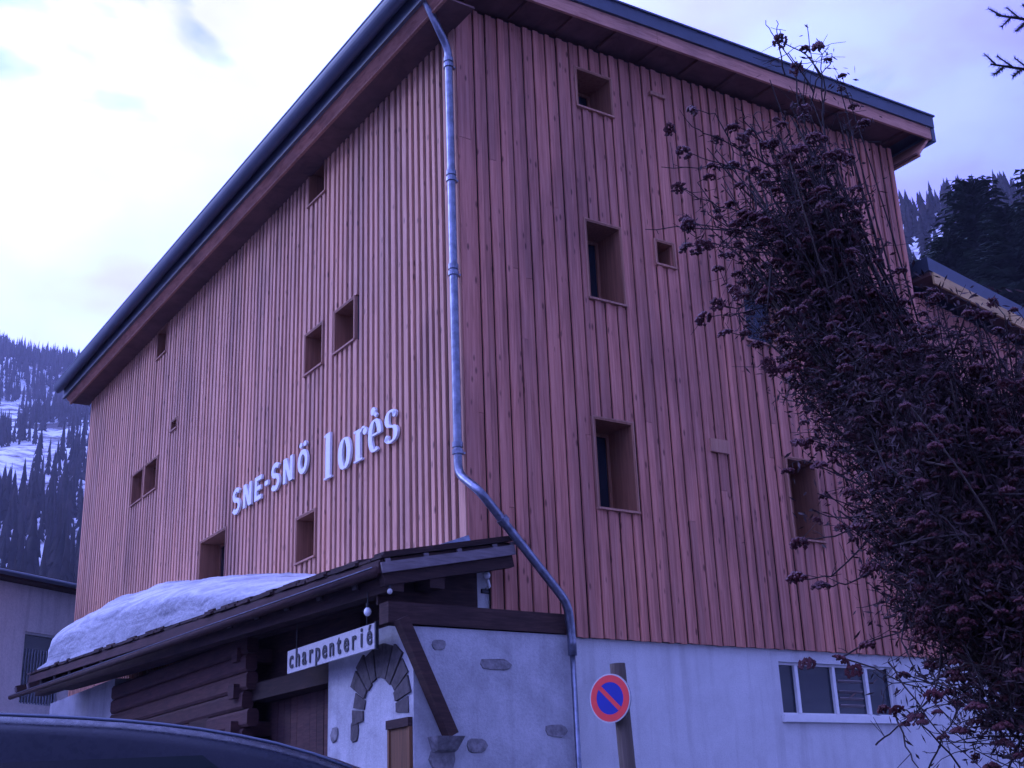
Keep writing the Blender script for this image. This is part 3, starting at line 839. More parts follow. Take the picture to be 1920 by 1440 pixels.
# hanging sign "charpenterié": board plane u=-1.22, from v=2.55 (left end) to v=.12
SG = -1.22
sgn = thing('shop_sign', 'narrow white board lettered charpenterie in black hanging under the porch eave', 'sign', (SG, 1.34, 3.45))
def sz(v): return 3.44
part('board', MB().box(SG, SG+.03, .12, 2.60, 3.455, 3.745), M['sign_white'], sgn)
part('end_cap', MB().box(SG-.004, SG+.035, .085, .118, 3.44, 3.76), M['ink'], sgn)
word = 'charpenterié'
me = None
for i, ch in enumerate(word):
    me = text_mesh(ch, .345, .0065, .004, M['ink'])
    o = link('letter', me, sgn)
    vv = 2.46 - (i + .0)*(2.22/11.0)
    o.location = (-.008, vv - 1.34, .075 if ch != 'p' else .075)
    # text x axis -> -v, y axis -> z, normal -> -u
    o.matrix_local = Matrix.Translation((-.008, vv-1.34, .065)) @ Matrix(((0,0,-1,0),(-1,0,0,0),(0,1,0,0),(0,0,0,1))) @ Matrix.Diagonal((.86,.95,1,1))
for vv in (.35, 2.35):
    part('chain', MB().tube([(SG+.015, vv, 3.745), (SG+.015, vv, 4.12)], .005, 6), M['ink'], sgn)

# ---- big white letters on the left face
def pen(mb, path, w0, wn=.03, closed=False, depth=.04):
    """stroke with a pen w0 wide horizontally and wn across thin parts; path in (x,y)"""
    P_ = [Vector((x, y)) for x, y in path]; n = len(P_); L_ = []; R_ = []
    for k in range(n):
        if closed: d = (P_[(k+1) % n] - P_[k-1]).normalized()
        else: d = (P_[min(k+1, n-1)] - P_[max(k-1, 0)]).normalized()
        nn = Vector((-d.y, d.x)); wd = max(wn, w0*abs(d.y)) if w0 > 0 else wn
        L_.append(P_[k] + nn*wd/2); R_.append(P_[k] - nn*wd/2)
    i0 = len(mb.v)
    for k in range(n):
        for q in (L_[k], R_[k]):
            mb.v.append((q.x, q.y, 0)); mb.v.append((q.x, q.y, depth))
    rng_ = range(n if closed else n-1)
    for k in rng_:
        a = i0 + 4*k; c_ = i0 + 4*((k+1) % n)
        mb.f += [(a+1, a+3, c_+3, c_+1), (a, c_, c_+2, a+2), (a, a+1, c_+1, c_), (a+2, c_+2, c_+3, a+3)]
    if not closed:
        a = i0; mb.f.append((a, a+2, a+3, a+1)); a = i0+4*(n-1); mb.f.append((a, a+1, a+3, a+2))
def arc(cx, cy, rx, ry, a0, a1, n=14):
    return [(cx + rx*math.cos(R(a0+(a1-a0)*i/n)), cy + ry*math.sin(R(a0+(a1-a0)*i/n))) for i in range(n+1)]
def disc(mb, cx, cy, r, depth=.04, n=12):
    mb.prism([(cx+r*math.cos(2*math.pi*i/n), cy+r*math.sin(2*math.pi*i/n), 0) for i in range(n)], [(cx+r*math.cos(2*math.pi*i/n), cy+r*math.sin(2*math.pi*i/n), depth) for i in range(n)])
def glyph(ch):
    mb = MB(); g = .085
    if ch == 'S':
        p = arc(.155, .33, .115, .10, 35, 270, 14)[0:] 
        p = arc(.16, .345, .11, .10, 30, 250, 12) + arc(.15, .135, .12, .115, 70, -150, 14)
        pen(mb, p, 0, g)
    elif ch == 'N':
        pen(mb, [(.05, 0), (.05, .44)], 0, g); pen(mb, [(.29, 0), (.29, .44)], 0, g)
        mb.prism([(.01,.44,.002),(.12,.44,.002),(.33,0,.002),(.22,0,.002)][::-1], [(.01,.44,.042),(.12,.44,.042),(.33,0,.042),(.22,0,.042)][::-1])
    elif ch == 'E':
        pen(mb, [(.05, 0), (.05, .44)], 0, g)
        for yy in (.04, .22, .40): pen(mb, [(.0925, yy), (.27 if yy != .22 else .24, yy)], 0, .08)
    elif ch == '-':
        pen(mb, [(.03, .22), (.16, .22)], 0, .085)
    elif ch in 'OÖ':
        pen(mb, arc(.17, .2, .12, .17, 0, 360, 24)[:-1], 0, g, True)
        if ch == 'Ö': disc(mb, .10, .50, .045); disc(mb, .24, .50, .045)
    elif ch == 'l':
        pen(mb, [(.11, .0), (.11, .72)], .0, .13); pen(mb, [(.0, .012), (.045, .012)], 0, .025); pen(mb, [(.175, .012), (.22, .012)], 0, .025)
        pen(mb, [(.0, .69), (.045, .69)], 0, .03)
    elif ch == 'o':
        pen(mb, arc(.17, .245, .12, .225, 0, 360, 28)[:-1], .11, .03, True)
    elif ch == 'r':
        pen(mb, [(.11, 0), (.11, .48)], 0, .12); pen(mb, [(.0, .465), (.05, .465)], 0, .03); disc(mb, .30, .40, .055)
        pen(mb, arc(.25, .36, .08, .115, 150, 60, 8), .03, .03); pen(mb, [(.0, .012), (.05, .012)], 0, .025); pen(mb, [(.17, .012), (.23, .012)], 0, .025)
    elif ch == 'è':
        pen(mb, arc(.17, .245, .12, .225, 0, 300, 26), .10, .03); pen(mb, [(.08, .26), (.27, .26)], 0, .03)
        disc(mb, .13, .62, .06); pen(mb, [(.15, .60), (.21, .53)], 0, .05)
    elif ch == 's':
        pen(mb, arc(.16, .355, .10, .11, 20, 250, 14) + arc(.16, .125, .12, .11, 70, -165, 16), .10, .035)
        disc(mb, .245, .40, .045); disc(mb, .06, .09, .045)
    return mb
LTR = Matrix(((0,0,-1,0),(-1,0,0,0),(0,1,0,0),(0,0,0,1)))
def wall_word(word, name, label, v0, z0, xs, slope=0.0, scx=1.0, scy=1.0):
    t_ = thing(name, label, 'sign', (-.045, v0, z0))
    for ch, x in zip(word, xs):
        me = glyph(ch).mesh('letter', M['white_letter'])
        o = link('letter', me, t_)
        o.matrix_local = Matrix.Translation((0, -x, slope*x)) @ LTR @ Matrix.Diagonal((scx, scy, 1, 1))
    return t_
wall_word('SNE-SNÖ', 'lettering', 'white block capitals reading SNE-SNÖ on the long side of the timber building', 7.84, 6.86,
          [0, .50, 1.02, 1.44, 1.74, 2.24, 2.82], 0.004, 1.15, .95)
wall_word('lorès', 'lettering', 'white serif letters reading lorès on the long side, nearest the corner', 4.02, 6.55,
          [0, .50, 1.02, 1.48, 1.98], 0.0, 1.2, 1.0)

# ================================================================== NO PARKING SIGN
ps = thing('no_parking_sign', 'round red and blue no parking sign fixed to a wooden post by the plaster wall', 'sign', (0.955, 12.45, 0), local=False)
nps = Vector((.835, 12.46, 2.61))
pst = MB(); pst.prism([(.86+.075*math.cos(a), 12.56+.075*math.sin(a), 0) for a in np.linspace(0, 2*math.pi, 13)[:-1]], [(.86+.072*math.cos(a)-.01, 12.56+.072*math.sin(a), 2.95) for a in np.linspace(0, 2*math.pi, 13)[:-1]])
BASE[ps.name] = (0.955, 12.45, 0)
pst_o = part('post', MB(), M['post_wood'], ps) if False else None
mbp = MB(); mbp.tube([(1.03, 12.56, 0), (.985, 12.56, 1.5), (.935, 12.56, 2.95)], [.085, .080, .078], 14)
part('post', mbp, M['post_wood'], ps)
SR = Matrix.Translation(nps) @ Matrix.Rotation(R(-36), 4, 'Z') @ Matrix.Rotation(R(90), 4, 'X')
def disc_part(name, r, t0, t1, mat, r_in=None, n=40, sx=1.0):
    mb = MB()
    if r_in is None:
        mb.prism([(r*math.cos(2*math.pi*i/n), r*math.sin(2*math.pi*i/n), t0) for i in range(n)], [(r*math.cos(2*math.pi*i/n), r*math.sin(2*math.pi*i/n), t1) for i in range(n)])
    else:
        for i in range(n):
            a, c_ = 2*math.pi*i/n, 2*math.pi*(i+1)/n
            q = [(r_in*math.cos(a), r_in*math.sin(a)), (r*math.cos(a), r*math.sin(a)), (r*math.cos(c_), r*math.sin(c_)), (r_in*math.cos(c_), r_in*math.sin(c_))]
            mb.hexa([(x, y, t0) for x, y in q] + [(x, y, t1) for x, y in q])
    mb.v = [tuple(SR @ Vector(p)) for p in mb.v]
    return part(name, mb, mat, ps)
disc_part('plate', .235, -.012, .0, M['zinc'])
disc_part('edge', .235, .001, .004, M['sign_white'], .222)
disc_part('red_ring', .221, .001, .006, M['sign_red'], .155)
disc_part('blue_field', .154, .001, .005, M['sign_blue'])
mb = MB().box(-.152, .152, -.022, .022, .0055, .0075); mb.v = [tuple(SR @ (Matrix.Rotation(R(-45), 4, 'Z') @ Vector(p))) for p in mb.v]
part('red_bar', mb, M['sign_red'], ps)
mb = MB().box(-.04, .04, .06, .09, -.1, -.013); mb.v = [tuple(SR @ Vector(p)) for p in mb.v]
part('clamp', mb, M['zinc'], ps)

# ================================================================== PARKED CAR
car = thing('parked_car', 'dark glossy car in the foreground, only its curved roof edge showing', 'car', (-1.33, 2.92, -0.012), local=False, rot=R(2))
# profile in car coords: x forward, z up; width w(z)
roofp = [(-2.15,.75),(-2.12,1.05),(-1.98,1.18),(-1.72,1.50),(-1.35,1.64),(-.8,1.70),(-.1,1.722),(.55,1.712),(.87,1.702),(1.19,1.675),(1.41,1.635),(1.56,1.585),(1.85,1.42),(2.2,1.08),(2.6,1.02),(3.05,.92),(3.22,.72)]
_x = np.linspace(-2.15, 3.22, 400); _z = np.interp(_x, [p[0] for p in roofp], [p[1] for p in roofp])
_k = np.hanning(33); _k /= _k.sum(); _zs = np.convolve(np.pad(_z, 16, mode='edge'), _k, 'valid')
_w = np.clip((_x + 1.6)/.3, 0, 1)*np.clip((2.1 - _x)/.3, 0, 1); _z = _z*(1-_w) + _zs*_w
roofp = [(float(_x[i]), float(_z[i])) for i in range(0, 400, 5)] + [(3.22, .72)]
def halfw(z): return float(np.interp(z, [.3,.6,.95,1.05,1.5,1.66,1.72],[.86,.90,.90,.86,.75,.715,.67]))
def carz(q): return q
# greenhouse + body as one lofted shell: for each x station make a cross-section
xs_ = [p[0] for p in roofp]; zs_ = [p[1] for p in roofp]
stations = sorted(set([round(float(a), 3) for a in xs_]))
bodyV = []; nsec = 17
for x in stations:
    zt = float(np.interp(x, xs_, zs_)); taper = 1 - .10*max(0, (x-2.2))**1.2 - .08*max(0, (-1.6-x))
    sec = []
    lv = [.28, .45, .7, .95, 1.03]
    zlist = [l for l in lv if l < zt - .03]
    while len(zlist) < 5: zlist.append(zt-.03+.002*len(zlist))
    zlist += list(np.linspace(max(zlist[-1], 1.0 if zt > 1.1 else zlist[-1]), zt-.045, 4)[1:]) 
    half = [(halfw(z)*taper, z) for z in zlist] + [(halfw(zt-.02)*taper*.93, zt-.012)]
    full = [(-a, z) for a, z in half] + [(-half[-1][0]*.5, zt)] + [(half[-1][0]*.5, zt)] + [(a, z) for a, z in reversed(half)]
    nsec = len(full)
    bodyV += [(x, a, z) for a, z in full]
bf = []
for i in range(len(stations)-1):
    for j in range(nsec-1):
        a = i*nsec+j; bf.append((a, a+nsec, a+nsec+1, a+1))
mb = MB(); mb.v = bodyV; mb.f = bf + [tuple(range(nsec)), tuple(reversed(range((len(stations)-1)*nsec, len(stations)*nsec)))]
cbody = part('body', mb, M['paint'], car, (.55, 0, 0), True)
def side_y(z, s): return s*(halfw(z)+.004)
for s_ in (-1, 1):
    def pane(xa, xb, xc, xd, zl, zh, name='side_window'):
        mb = MB(); q = [(xa, side_y(zl, s_), zl), (xb, side_y(zl, s_), zl), (xc, side_y(zh, s_), zh), (xd, side_y(zh, s_), zh)]
        q2 = [(x, y + s_*.006, z) for x, y, z in q]
        mb.prism(q, q2) if s_ < 0 else mb.prism(q[::-1], q2[::-1])
        return part(name, mb, M['car_glass'], car, (.55, 0, 0))
    pane(-1.75, -.62, -.62, -1.30, 1.06, 1.60); pane(-.56, .52, .52, -.56, 1.06, 1.635); pane(.58, 2.0, 1.30, .58, 1.06, 1.60)
    for zc in (.95,):
        part('trim', MB().box(-1.9, 2.0, side_y(1.02, s_)-.004, side_y(1.02, s_)+.006, 1.015, 1.035), M['zinc'], car, (.55, 0, 0))
    for xh in (-.4, .85):
        part('door_handle', MB().box(xh, xh+.2, side_y(.9, s_)-.02, side_y(.9, s_)+.03, .88, .91), M['paint'], car, (.55, 0, 0))
    part('mirror', MB().ball((1.75, s_*1.0, 1.12), .1, 12, (.6, 1.1, .8)), M['paint'], car, (.55, 0, 0), True)
    for xw in (-1.25, 2.2):
        mb = MB()
        mb.tube([(xw, s_*.74, .33), (xw, s_*.92, .33)], .33, 24); wl_ = part('wheel', mb, M['tyre'], car, (.55, 0, 0))
        part('rim', MB().tube([(xw, s_*.90, .33), (xw, s_*.925, .33)], .21, 20), M['zinc'], wl_, (.55,0,0))
    part('headlight', MB().ball((3.05, s_*.68, .76), .13, 12, (.8, 1.1, .6)), M['lamp_glass'], car, (.55, 0, 0), True)
    part('tail_light', MB().ball((-2.08, s_*.74, .98), .1, 12, (.5, .9, 1.5)), M['sign_red'], car, (.55, 0, 0), True)
for s_ in (-1, 1):
    part('roof_highlight', MB().tube([(x, s_*halfw(z-.03)*.945, z-.010) for x, z in roofp if -1.4 < x < 1.6], .0035, 6), M['roof_metal'], car, (.55, 0, 0), True)  # added tube standing for the highlight along the glossy roof edge
mb = MB(); mb.hexa([(1.70,-.62,1.49),(2.16,-.72,1.13),(2.16,.72,1.13),(1.70,.62,1.49),(1.72,-.62,1.515),(2.18,-.72,1.155),(2.18,.72,1.155),(1.72,.62,1.515)])
part('windscreen', mb, M['car_glass'], car, (.55, 0, 0))

# ================================================================== HOUSE AT THE LEFT
HA = R(65.2)
hs = thing('pale_house', 'pale plastered house with dark eaves behind the workshop at the far left', 'building', (-13.25, 31.31, 0), local=False, rot=HA)
BASE[hs.name] = (0,0,0)
mb = MB()
for x0, x1, z0, z1 in cells(-5, 9, 0, 7.9, [(1.00, 2.35, 4.9, 6.72)]): mb.box(x0, x1, 0, .25, z0, z1)
mb.box(-5, -4.7, .25, 9, 0, 7.9); mb.box(8.7, 9, .25, 9, 0, 7.9); mb.box(-4.7, 8.7, 8.7, 9, 0, 7.9)
part('wall', mb, M['house_plaster'], hs)
mb = MB(); mb.prism([(-5.6,-.55,7.86),(-5.6,4.5,8.2),(-5.6,9.6,7.86),(-5.6,9.6,8.05),(-5.6,4.5,9.6-.9),(-5.6,-.55,8.08)][::-1], [(9.6,-.55,7.86),(9.6,4.5,8.2),(9.6,9.6,7.86),(9.6,9.6,8.05),(9.6,4.5,8.7),(9.6,-.55,8.08)][::-1])
hr = part('roof', mb, M['old_wood'], hs)
part('gutter', MB().tube([(-5.6,-.6,7.98),(9.6,-.6,7.98)], .07, 8), M['roof_metal'], hr, (0,0,0))
wn = part('window', MB().box(1.0,1.05,.06,.2,4.9,6.72).box(2.3,2.35,.06,.2,4.9,6.72).box(1.05,2.3,.06,.2,6.67,6.72).box(1.05,2.3,.06,.2,4.9,4.95), M['white_frame'], hs)
part('pane', MB().box(1.05,2.3,.14,.16,4.95,6.67), M['glass'], wn, (0,0,0))
for x in np.arange(1.1, 2.3, .1):
    part('bar', MB().box(x-.012, x+.012, .02, .045, 4.92, 6.3), M['zinc'], wn, (0,0,0))
part('back', MB().box(1.0,2.35,.251,.27,4.9,6.72), M['dark'], wn, (0,0,0))

# ================================================================== FORESTS
def conifer_arrays(pos, hgt, rad, sides=5, tiers=4, seed=0, lean=.02):
    """many small conifers joined: jagged stacked cones"""
    rg = np.random.default_rng(seed); V = []; F = []; n = 0
    for (x, y, z), h, r in zip(pos, hgt, rad):
        lx, ly = rg.normal(0, lean, 2)*h
        for k in range(tiers):
            zb = z + h*(.10 + .86*k/tiers*.95); zt_ = z + h*min(1.0, .10 + .86*(k+1.9)/tiers)
            rr = r*(1 - k/tiers)**.85
            an = rg.uniform(0, 6.28) + np.arange(sides*2)*math.pi/sides
            ra = rr*np.where(np.arange(sides*2) % 2, .5, 1.0)*rg.uniform(.75, 1.2, sides*2)
            zj = zb + np.where(np.arange(sides*2) % 2, .05*h, 0)*1.0 + rg.uniform(-.02, .02, sides*2)*h
            fx = lx*(zb-z)/h; fy = ly*(zb-z)/h
            ring = np.stack([x+fx+ra*np.cos(an), y+fy+ra*np.sin(an), zj], 1)
            V.append(ring); V.append([[x+lx*(zt_-z)/h, y+ly*(zt_-z)/h, zt_]])
            m_ = sides*2
            F += [(n+j, n+(j+1) % m_, n+m_) for j in range(m_)]
            n += m_+1
    return np.concatenate([np.asarray(a) for a in V]), F
def scatter(phi0, phi1, r0, r1, n, dens, seed):
    rg = np.random.default_rng(seed); P_ = []
    while len(P_) < n:
        phi = rg.uniform(phi0, phi1); r = math.sqrt(rg.uniform(r0*r0, r1*r1))
        x = r*math.sin(R(phi)); y = r*math.cos(R(phi))
        if rg.uniform() < dens(x, y, r, phi): P_.append((x, y, ground_z(x, y) - .5))
    return P_
def dl(x, y, r, phi):
    c_ = fbm(x, y, 60, 7.7)*.9
    if r < 600: return .42 + c_*1.1
    if r < 900: return max(.0, min(1, .26 + c_*1.8))
    return max(0, min(1, .34 + c_*1.2))
P_ = scatter(-30, -16, 190, 1420, 4800, dl, 3)
hh = rng.uniform(10, 20, len(P_))
mt, t, b = newmat('far_forest')
f = noise(t, pos_map(t, (1, 1, 1), False), .09, 4, .6)
c = ramp(t, f, [(.35, (.014, .015, .016)), (.55, (.024, .022, .021)), (.7, (.038, .029, .027))])
t.links.new(c, b.inputs['Base Color']); b.inputs['Roughness'].default_value = .95; b.inputs['Specular IOR Level'].default_value = .05
M['far_forest'] = mt
V, F = conifer_arrays(P_, hh, hh*rng.uniform(.08, .14, len(P_)), 4, 5, 5)
fo = link('forest', mesh_np('forest', V, F, M['far_forest'])); tag(fo, 'distant snowy conifer forest climbing the mountain at the left', 'forest', kind='stuff')
P_ = scatter(12, 34, 62, 520, 1900, lambda x, y, r, phi: max(.03, min(1, .42 + fbm(x, y, 30, 1.2)*2.4)), 8)
hh = rng.uniform(5, 13, len(P_))
V, F = conifer_arrays(P_, hh, hh*rng.uniform(.13, .24, len(P_)), 5, 6, 6, lean=.05)
fo = link('forest', mesh_np('forest', V, F, M['far_forest'])); tag(fo, 'dark conifer forest on the steep slope behind the right wing', 'forest', kind='stuff')

# near conifers: trunk, crown of drooping needle sprays
def spray_crown(h, r0, n, seed, droop=.15, z_from=.42):
    rg = np.random.default_rng(seed); V = []; F = []; k = 0
    for i in range(n):
        t_ = rg.uniform(z_from, 1.0)**.9; zc = h*t_
        L_ = r0*min(1, (1.04-t_)**.45)*min(1, .45+(t_-z_from)*1.6)*rg.uniform(.45, 1.15) + .25
        az_ = rg.uniform(0, 6.283); ca, sa = math.cos(az_), math.sin(az_)
        segs = 4
        for sgi in range(segs):
            f0 = sgi/segs; f1 = (sgi+1)/segs
            for side in (-1, 1):
                wd = L_*.20*(1-f0*.5)*rg.uniform(.6, 1.3)
                x0, x1 = L_*f0, L_*f1; z0_ = zc - droop*L_*f0**1.5 + .12*L_*f0; z1_ = zc - droop*L_*f1**1.5 + .12*L_*f1
                tip = (x1 + L_*.06, side*wd, z1_ - rg.uniform(.05, .5)*wd - rg.uniform(0, .12))
                tri = [(x0, 0, z0_), (x1, 0, z1_), tip]
                for x, y, z in tri: V.append((x*ca - y*sa, x*sa + y*ca, z))
                F.append((k, k+1, k+2)); k += 3
    return V, F
near = [  # azimuth deg, distance, height, radius, label
    (20.3, 92, 17.5, 3.6, 'slim dark pine rising just right of the roof corner'),
    (21.4, 84, 20.5, 4.6, 'broad dark pine standing second from the roof corner'),
    (22.7, 86, 24.0, 5.4, 'tallest broad pine on the slope above the wing roof'),
    (24.1, 80, 22.0, 5.4, 'dense dark pine at the right edge of the picture'),
    (26.0, 84, 24.0, 5.6, 'dark pine just beyond the right edge of the picture'),
]
for i, (a_, d_, h_, r_, lab) in enumerate(near):
    x = d_*math.sin(R(a_)); y = d_*math.cos(R(a_)); z = ground_z(x, y) - .3
    t_ = thing('pine_tree', lab, 'tree', (x, y, z), local=False, rot=0); BASE[t_.name] = (0,0,0)
    t_['group'] = 'conifers on the slope behind the wing'
    part('trunk', MB().tube([(0,0,0), (0,0,h_*.5), (0,0,h_*.97)], [.32, .2, .03], 8), M['bark'], t_)
    V, F = spray_crown(h_, r_, 820, 40+i)
    link('crown', mesh_np('crown', V, F, M['needle']), t_)

# spruce just right of the frame whose branch tips reach in
sp = thing('spruce_tree', 'spruce at the right edge whose two branch tips reach into the sky', 'tree', (4.6, 6.6, 0), local=False, rot=0)
BASE[sp.name] = (0,0,0)
part('trunk', MB().tube([(0,0,0), (.03,0,4), (0,.02,9.5)], [.2, .14, .03], 10), M['bark'], sp)
def needle_branch(pts, side_n, side_l, seed, w_=.0):
    """branch axis with side shoots, each covered with short needles"""
    rg = np.random.default_rng(seed); V = []; F = []
    P0 = [Vector(p) for p in pts]; wood_ = MB(); shoots = []
    def at_(f):
        k_ = f*(len(P0)-1); i_ = min(int(k_), len(P0)-2); return P0[i_].lerp(P0[i_+1], k_-i_), (P0[i_+1]-P0[i_]).normalized()
    wood_.tube(P0, [.012]*(len(P0)-1)+[.005], 6)
    shoots.append((P0[-2], P0[-1]))
    for i in range(side_n):
        f = 1 - (i+.6)/side_n*.85; p, d = at_(f); s = 1 if i % 2 else -1
        L_ = side_l*(.35 + .65*(1-f))*rg.uniform(.8, 1.15)
        sd_ = d.cross(Vector((0,1,0))).normalized()
        dr = (d*.75 + sd_*s*.7 + Vector((0, rg.uniform(-.25,.25), -.12))).normalized()
        shoots.append((p, p + dr*L_))
    for a, b_ in shoots:
        wood_.tube([a, b_], [.006, .003], 5)
        L_ = (b_-a).length; d = (b_-a).normalized(); nn = int(L_/.0013)
        x = d.orthogonal().normalized(); y = d.cross(x)
        for j in range(nn):
            p = a + d*(L_*j/nn); th_ = rg.uniform(0, 6.283)
            nd = (x*math.cos(th_) + y*math.sin(th_) + d*.7).normalized(); ln = .027*rg.uniform(.8, 1.2)
            q = p + nd*ln; s2 = nd.cross(d).normalized()*.0026; k_ = len(V)
            V += [tuple(p - s2), tuple(p + s2), tuple(q)]; F.append((k_, k_+1, k_+2))
    return wood_, V, F
spb = [([(0,0,6.0), (-.7,-.12,5.93), (-1.25,-.22,5.91), (-1.60,-.28,5.94)], 16, .26, 1),
       ([(0,0,5.6), (-.7,-.1,5.56), (-1.3,-.2,5.57), (-1.68,-.25,5.62)], 18, .28, 2),
       ([(0,0,6.7), (-.6,.3,6.55), (-1.0,.5,6.5)], 8, .35, 3), ([(0,0,5.0), (-.5,.5,4.85), (-.9,.9,4.8)], 8, .35, 4),
       ([(0,0,5.3), (.8,.2,5.2), (1.5,.4,5.15)], 8, .4, 5), ([(0,0,4.4), (.4,-.8,4.3), (.8,-1.4,4.2)], 8, .4, 6),
       ([(0,0,6.3), (.3,.9,6.2), (.4,1.5,6.1)], 8, .4, 7), ([(0,0,3.6), (.2,.9,3.4), (.5,1.7,3.3)], 8, .45, 8)]
_r = random.Random(5)
for i in range(22):
    z_ = 1.8 + i*.33 + _r.uniform(-.1, .1); a_ = _r.uniform(-1.9, 2.1); L_ = (9.5 - z_)*.24*_r.uniform(.8, 1.15)
    dx, dy = math.cos(a_), math.sin(a_)
    spb.append(([(0,0,z_), (dx*L_*.4, dy*L_*.4, z_-.1), (dx*L_*.75, dy*L_*.75, z_-.16), (dx*L_, dy*L_, z_-.1)], 14, .3, 20+i))
for pts, sn, sll, sd_ in spb:
    wd_, V, F = needle_branch(pts, sn, sll, sd_)
    bo = part('branch', wd_, M['twig'], sp)
    link('needles', mesh_np('needles', V, F, M['needle']), bo)

# ================================================================== ROWAN TREE (bare, with dried berry clusters)
F_PX = 2327.84
def ray(x, y): return fw + r2*((x-960)/F_PX) - u2*((y-720)/F_PX)
def spot(x, y, dist):
    d_ = ray(x, y); return CAM + d_*(dist/math.hypot(d_.x, d_.y))
rb = Vector((4.0, 8.4, 0))
rowan = thing('rowan_tree', 'tall leafless rowan tree full of dark red dried berry clusters before the building', 'tree', tuple(rb), local=False, rot=0)
BASE[rowan.name] = (0,0,0)
# crown masses: centre (photo direction, distance), radii in metres, weight
masses = [((1490,230),8.2,(.42,.5,.42),.55), ((1455,380),8.1,(.50,.6,.45),1.1), ((1400,330),8.1,(.35,.5,.35),.35), ((1510,430),8.2,(.34,.6,.40),1.5), ((1520,520),8.3,(.42,.7,.48),1.7), ((1560,640),8.2,(.42,.8,.45),1.5),
          ((1640,720),8.0,(.50,.8,.45),1.6), ((1740,680),8.3,(.45,.8,.36),1.3), ((1860,730),8.3,(.42,.8,.42),1.4), ((1670,880),7.9,(.46,.8,.48),1.6),
          ((1810,900),8.1,(.50,.9,.52),1.8), ((1720,1050),8.0,(.42,.8,.45),1.4), ((1850,1080),8.1,(.48,.9,.52),1.7), ((1790,1220),8.0,(.36,.7,.38),.8),
          ((1890,1270),8.1,(.40,.8,.45),1.1), ((1880,1420),8.0,(.35,.6,.35),.4), ((1990,900),8.3,(.5,.9,.7),1.2), ((1600,560),8.5,(.3,.5,.3),.7), ((1430,540),8.1,(.3,.4,.25),.5), ((2000,1200),8.3,(.5,.9,.7),1.0)]
def curve_pts(a, b_, bend, n, rg):
    mid = (a + b_)/2 + bend; o = []
    for i in range(n+1):
        t_ = i/n; o.append(a*(1-t_)**2 + mid*2*t_*(1-t_) + b_*t_*t_)
    return o
class Tubes:   # fast triangular tubes
    def __init__(s): s.V = []; s.F = []
    def add(s, pts, r0, r1, n=3):
        i0 = len(s.V); m_ = len(pts)
        for k_, p in enumerate(pts):
            d_ = (pts[min(k_+1, m_-1)] - pts[max(k_-1, 0)])
            if d_.length < 1e-9: d_ = Vector((0,0,1))
            d_.normalize(); x = d_.cross(Vector((.31,.77,.55))).normalized(); y = d_.cross(x); r_ = r0 + (r1-r0)*k_/(m_-1)
            for j in range(n):
                a = 6.28318*j/n; s.V.append(tuple(p + (x*math.cos(a)+y*math.sin(a))*r_))
        for k_ in range(m_-1):
            for j in range(n):
                jj = (j+1) % n; s.F.append((i0+k_*n+j, i0+k_*n+jj, i0+(k_+1)*n+jj, i0+(k_+1)*n+j))
rg = random.Random(11)
tw = Tubes(); tw2 = Tubes(); tips = []; leafpts = []
fork = Vector((3.75, 8.35, 1.7)) - rb
trunk_mb = MB().tube([(0,0,0), (-.06,0,.7), (fork.x+.02, fork.y, fork.z)], [.15, .12, .10], 12)
part('trunk', trunk_mb, M['bark'], rowan, smooth=True)
for mi, ((mx, my), md, mr, mw) in enumerate(masses):
    c_ = spot(mx, my, md) - rb
    limb = curve_pts(fork + Vector((rg.uniform(-.05,.05), rg.uniform(-.05,.05), rg.uniform(-.5,.1))), c_, Vector((rg.uniform(-.05,.25), rg.uniform(-.2,.2), rg.uniform(-.3,.3))), 12, rg)
    lt = Tubes(); lt.add(limb, .045, .010, 7)
    lo = link('limb', mesh_np('limb', lt.V, lt.F, M['bark'], True), rowan)
    nb = int(42*mw*(mr[0]+mr[2])/.9)
    for i in range(nb):
        st = limb[rg.randint(6, 12)] + Vector((rg.gauss(0,mr[0]*.25), rg.gauss(0,mr[1]*.25), rg.gauss(0,mr[2]*.25)))
        while True:
            q = Vector((rg.uniform(-1,1), rg.uniform(-1,1), rg.uniform(-1,1)))
            if q.length < 1: break
        en = c_ + Vector((q.x*mr[0]*1.1, q.y*mr[1]*1.1, q.z*mr[2]*1.15))
        bp_ = curve_pts(st, en, Vector((rg.gauss(0,.06), rg.gauss(0,.06), rg.gauss(-.02,.09))), 5, rg)
        (tw2 if rg.random() < .07 else tw).add(bp_, .0085, .0035, 4)
        for j in range(rg.randint(3, 6)):
            s0 = bp_[rg.randint(1, 5)]; dd = Vector((rg.gauss(0,1), rg.gauss(0,1), rg.gauss(.1,1))).normalized()
            e0 = s0 + dd*rg.uniform(.08, .28)
            tp = curve_pts(s0, e0, Vector((rg.gauss(0,.03), rg.gauss(0,.03), rg.gauss(.0,.04))), 3, rg)
            tw.add(tp, .0038, .0020, 3)
            if rg.random() < .5: tips.append(e0)
            leafpts.append((e0, mw)); leafpts.append((tp[1], mw))
            if rg.random() < .5:
                s1 = tp[2]; e1 = s1 + Vector((rg.gauss(0,.08), rg.gauss(0,.08), rg.gauss(0,.08))); tw.add([s1, (s1+e1)/2 + Vector((rg.gauss(0,.01),0,rg.gauss(0,.01))), e1], .0026, .0016, 3)
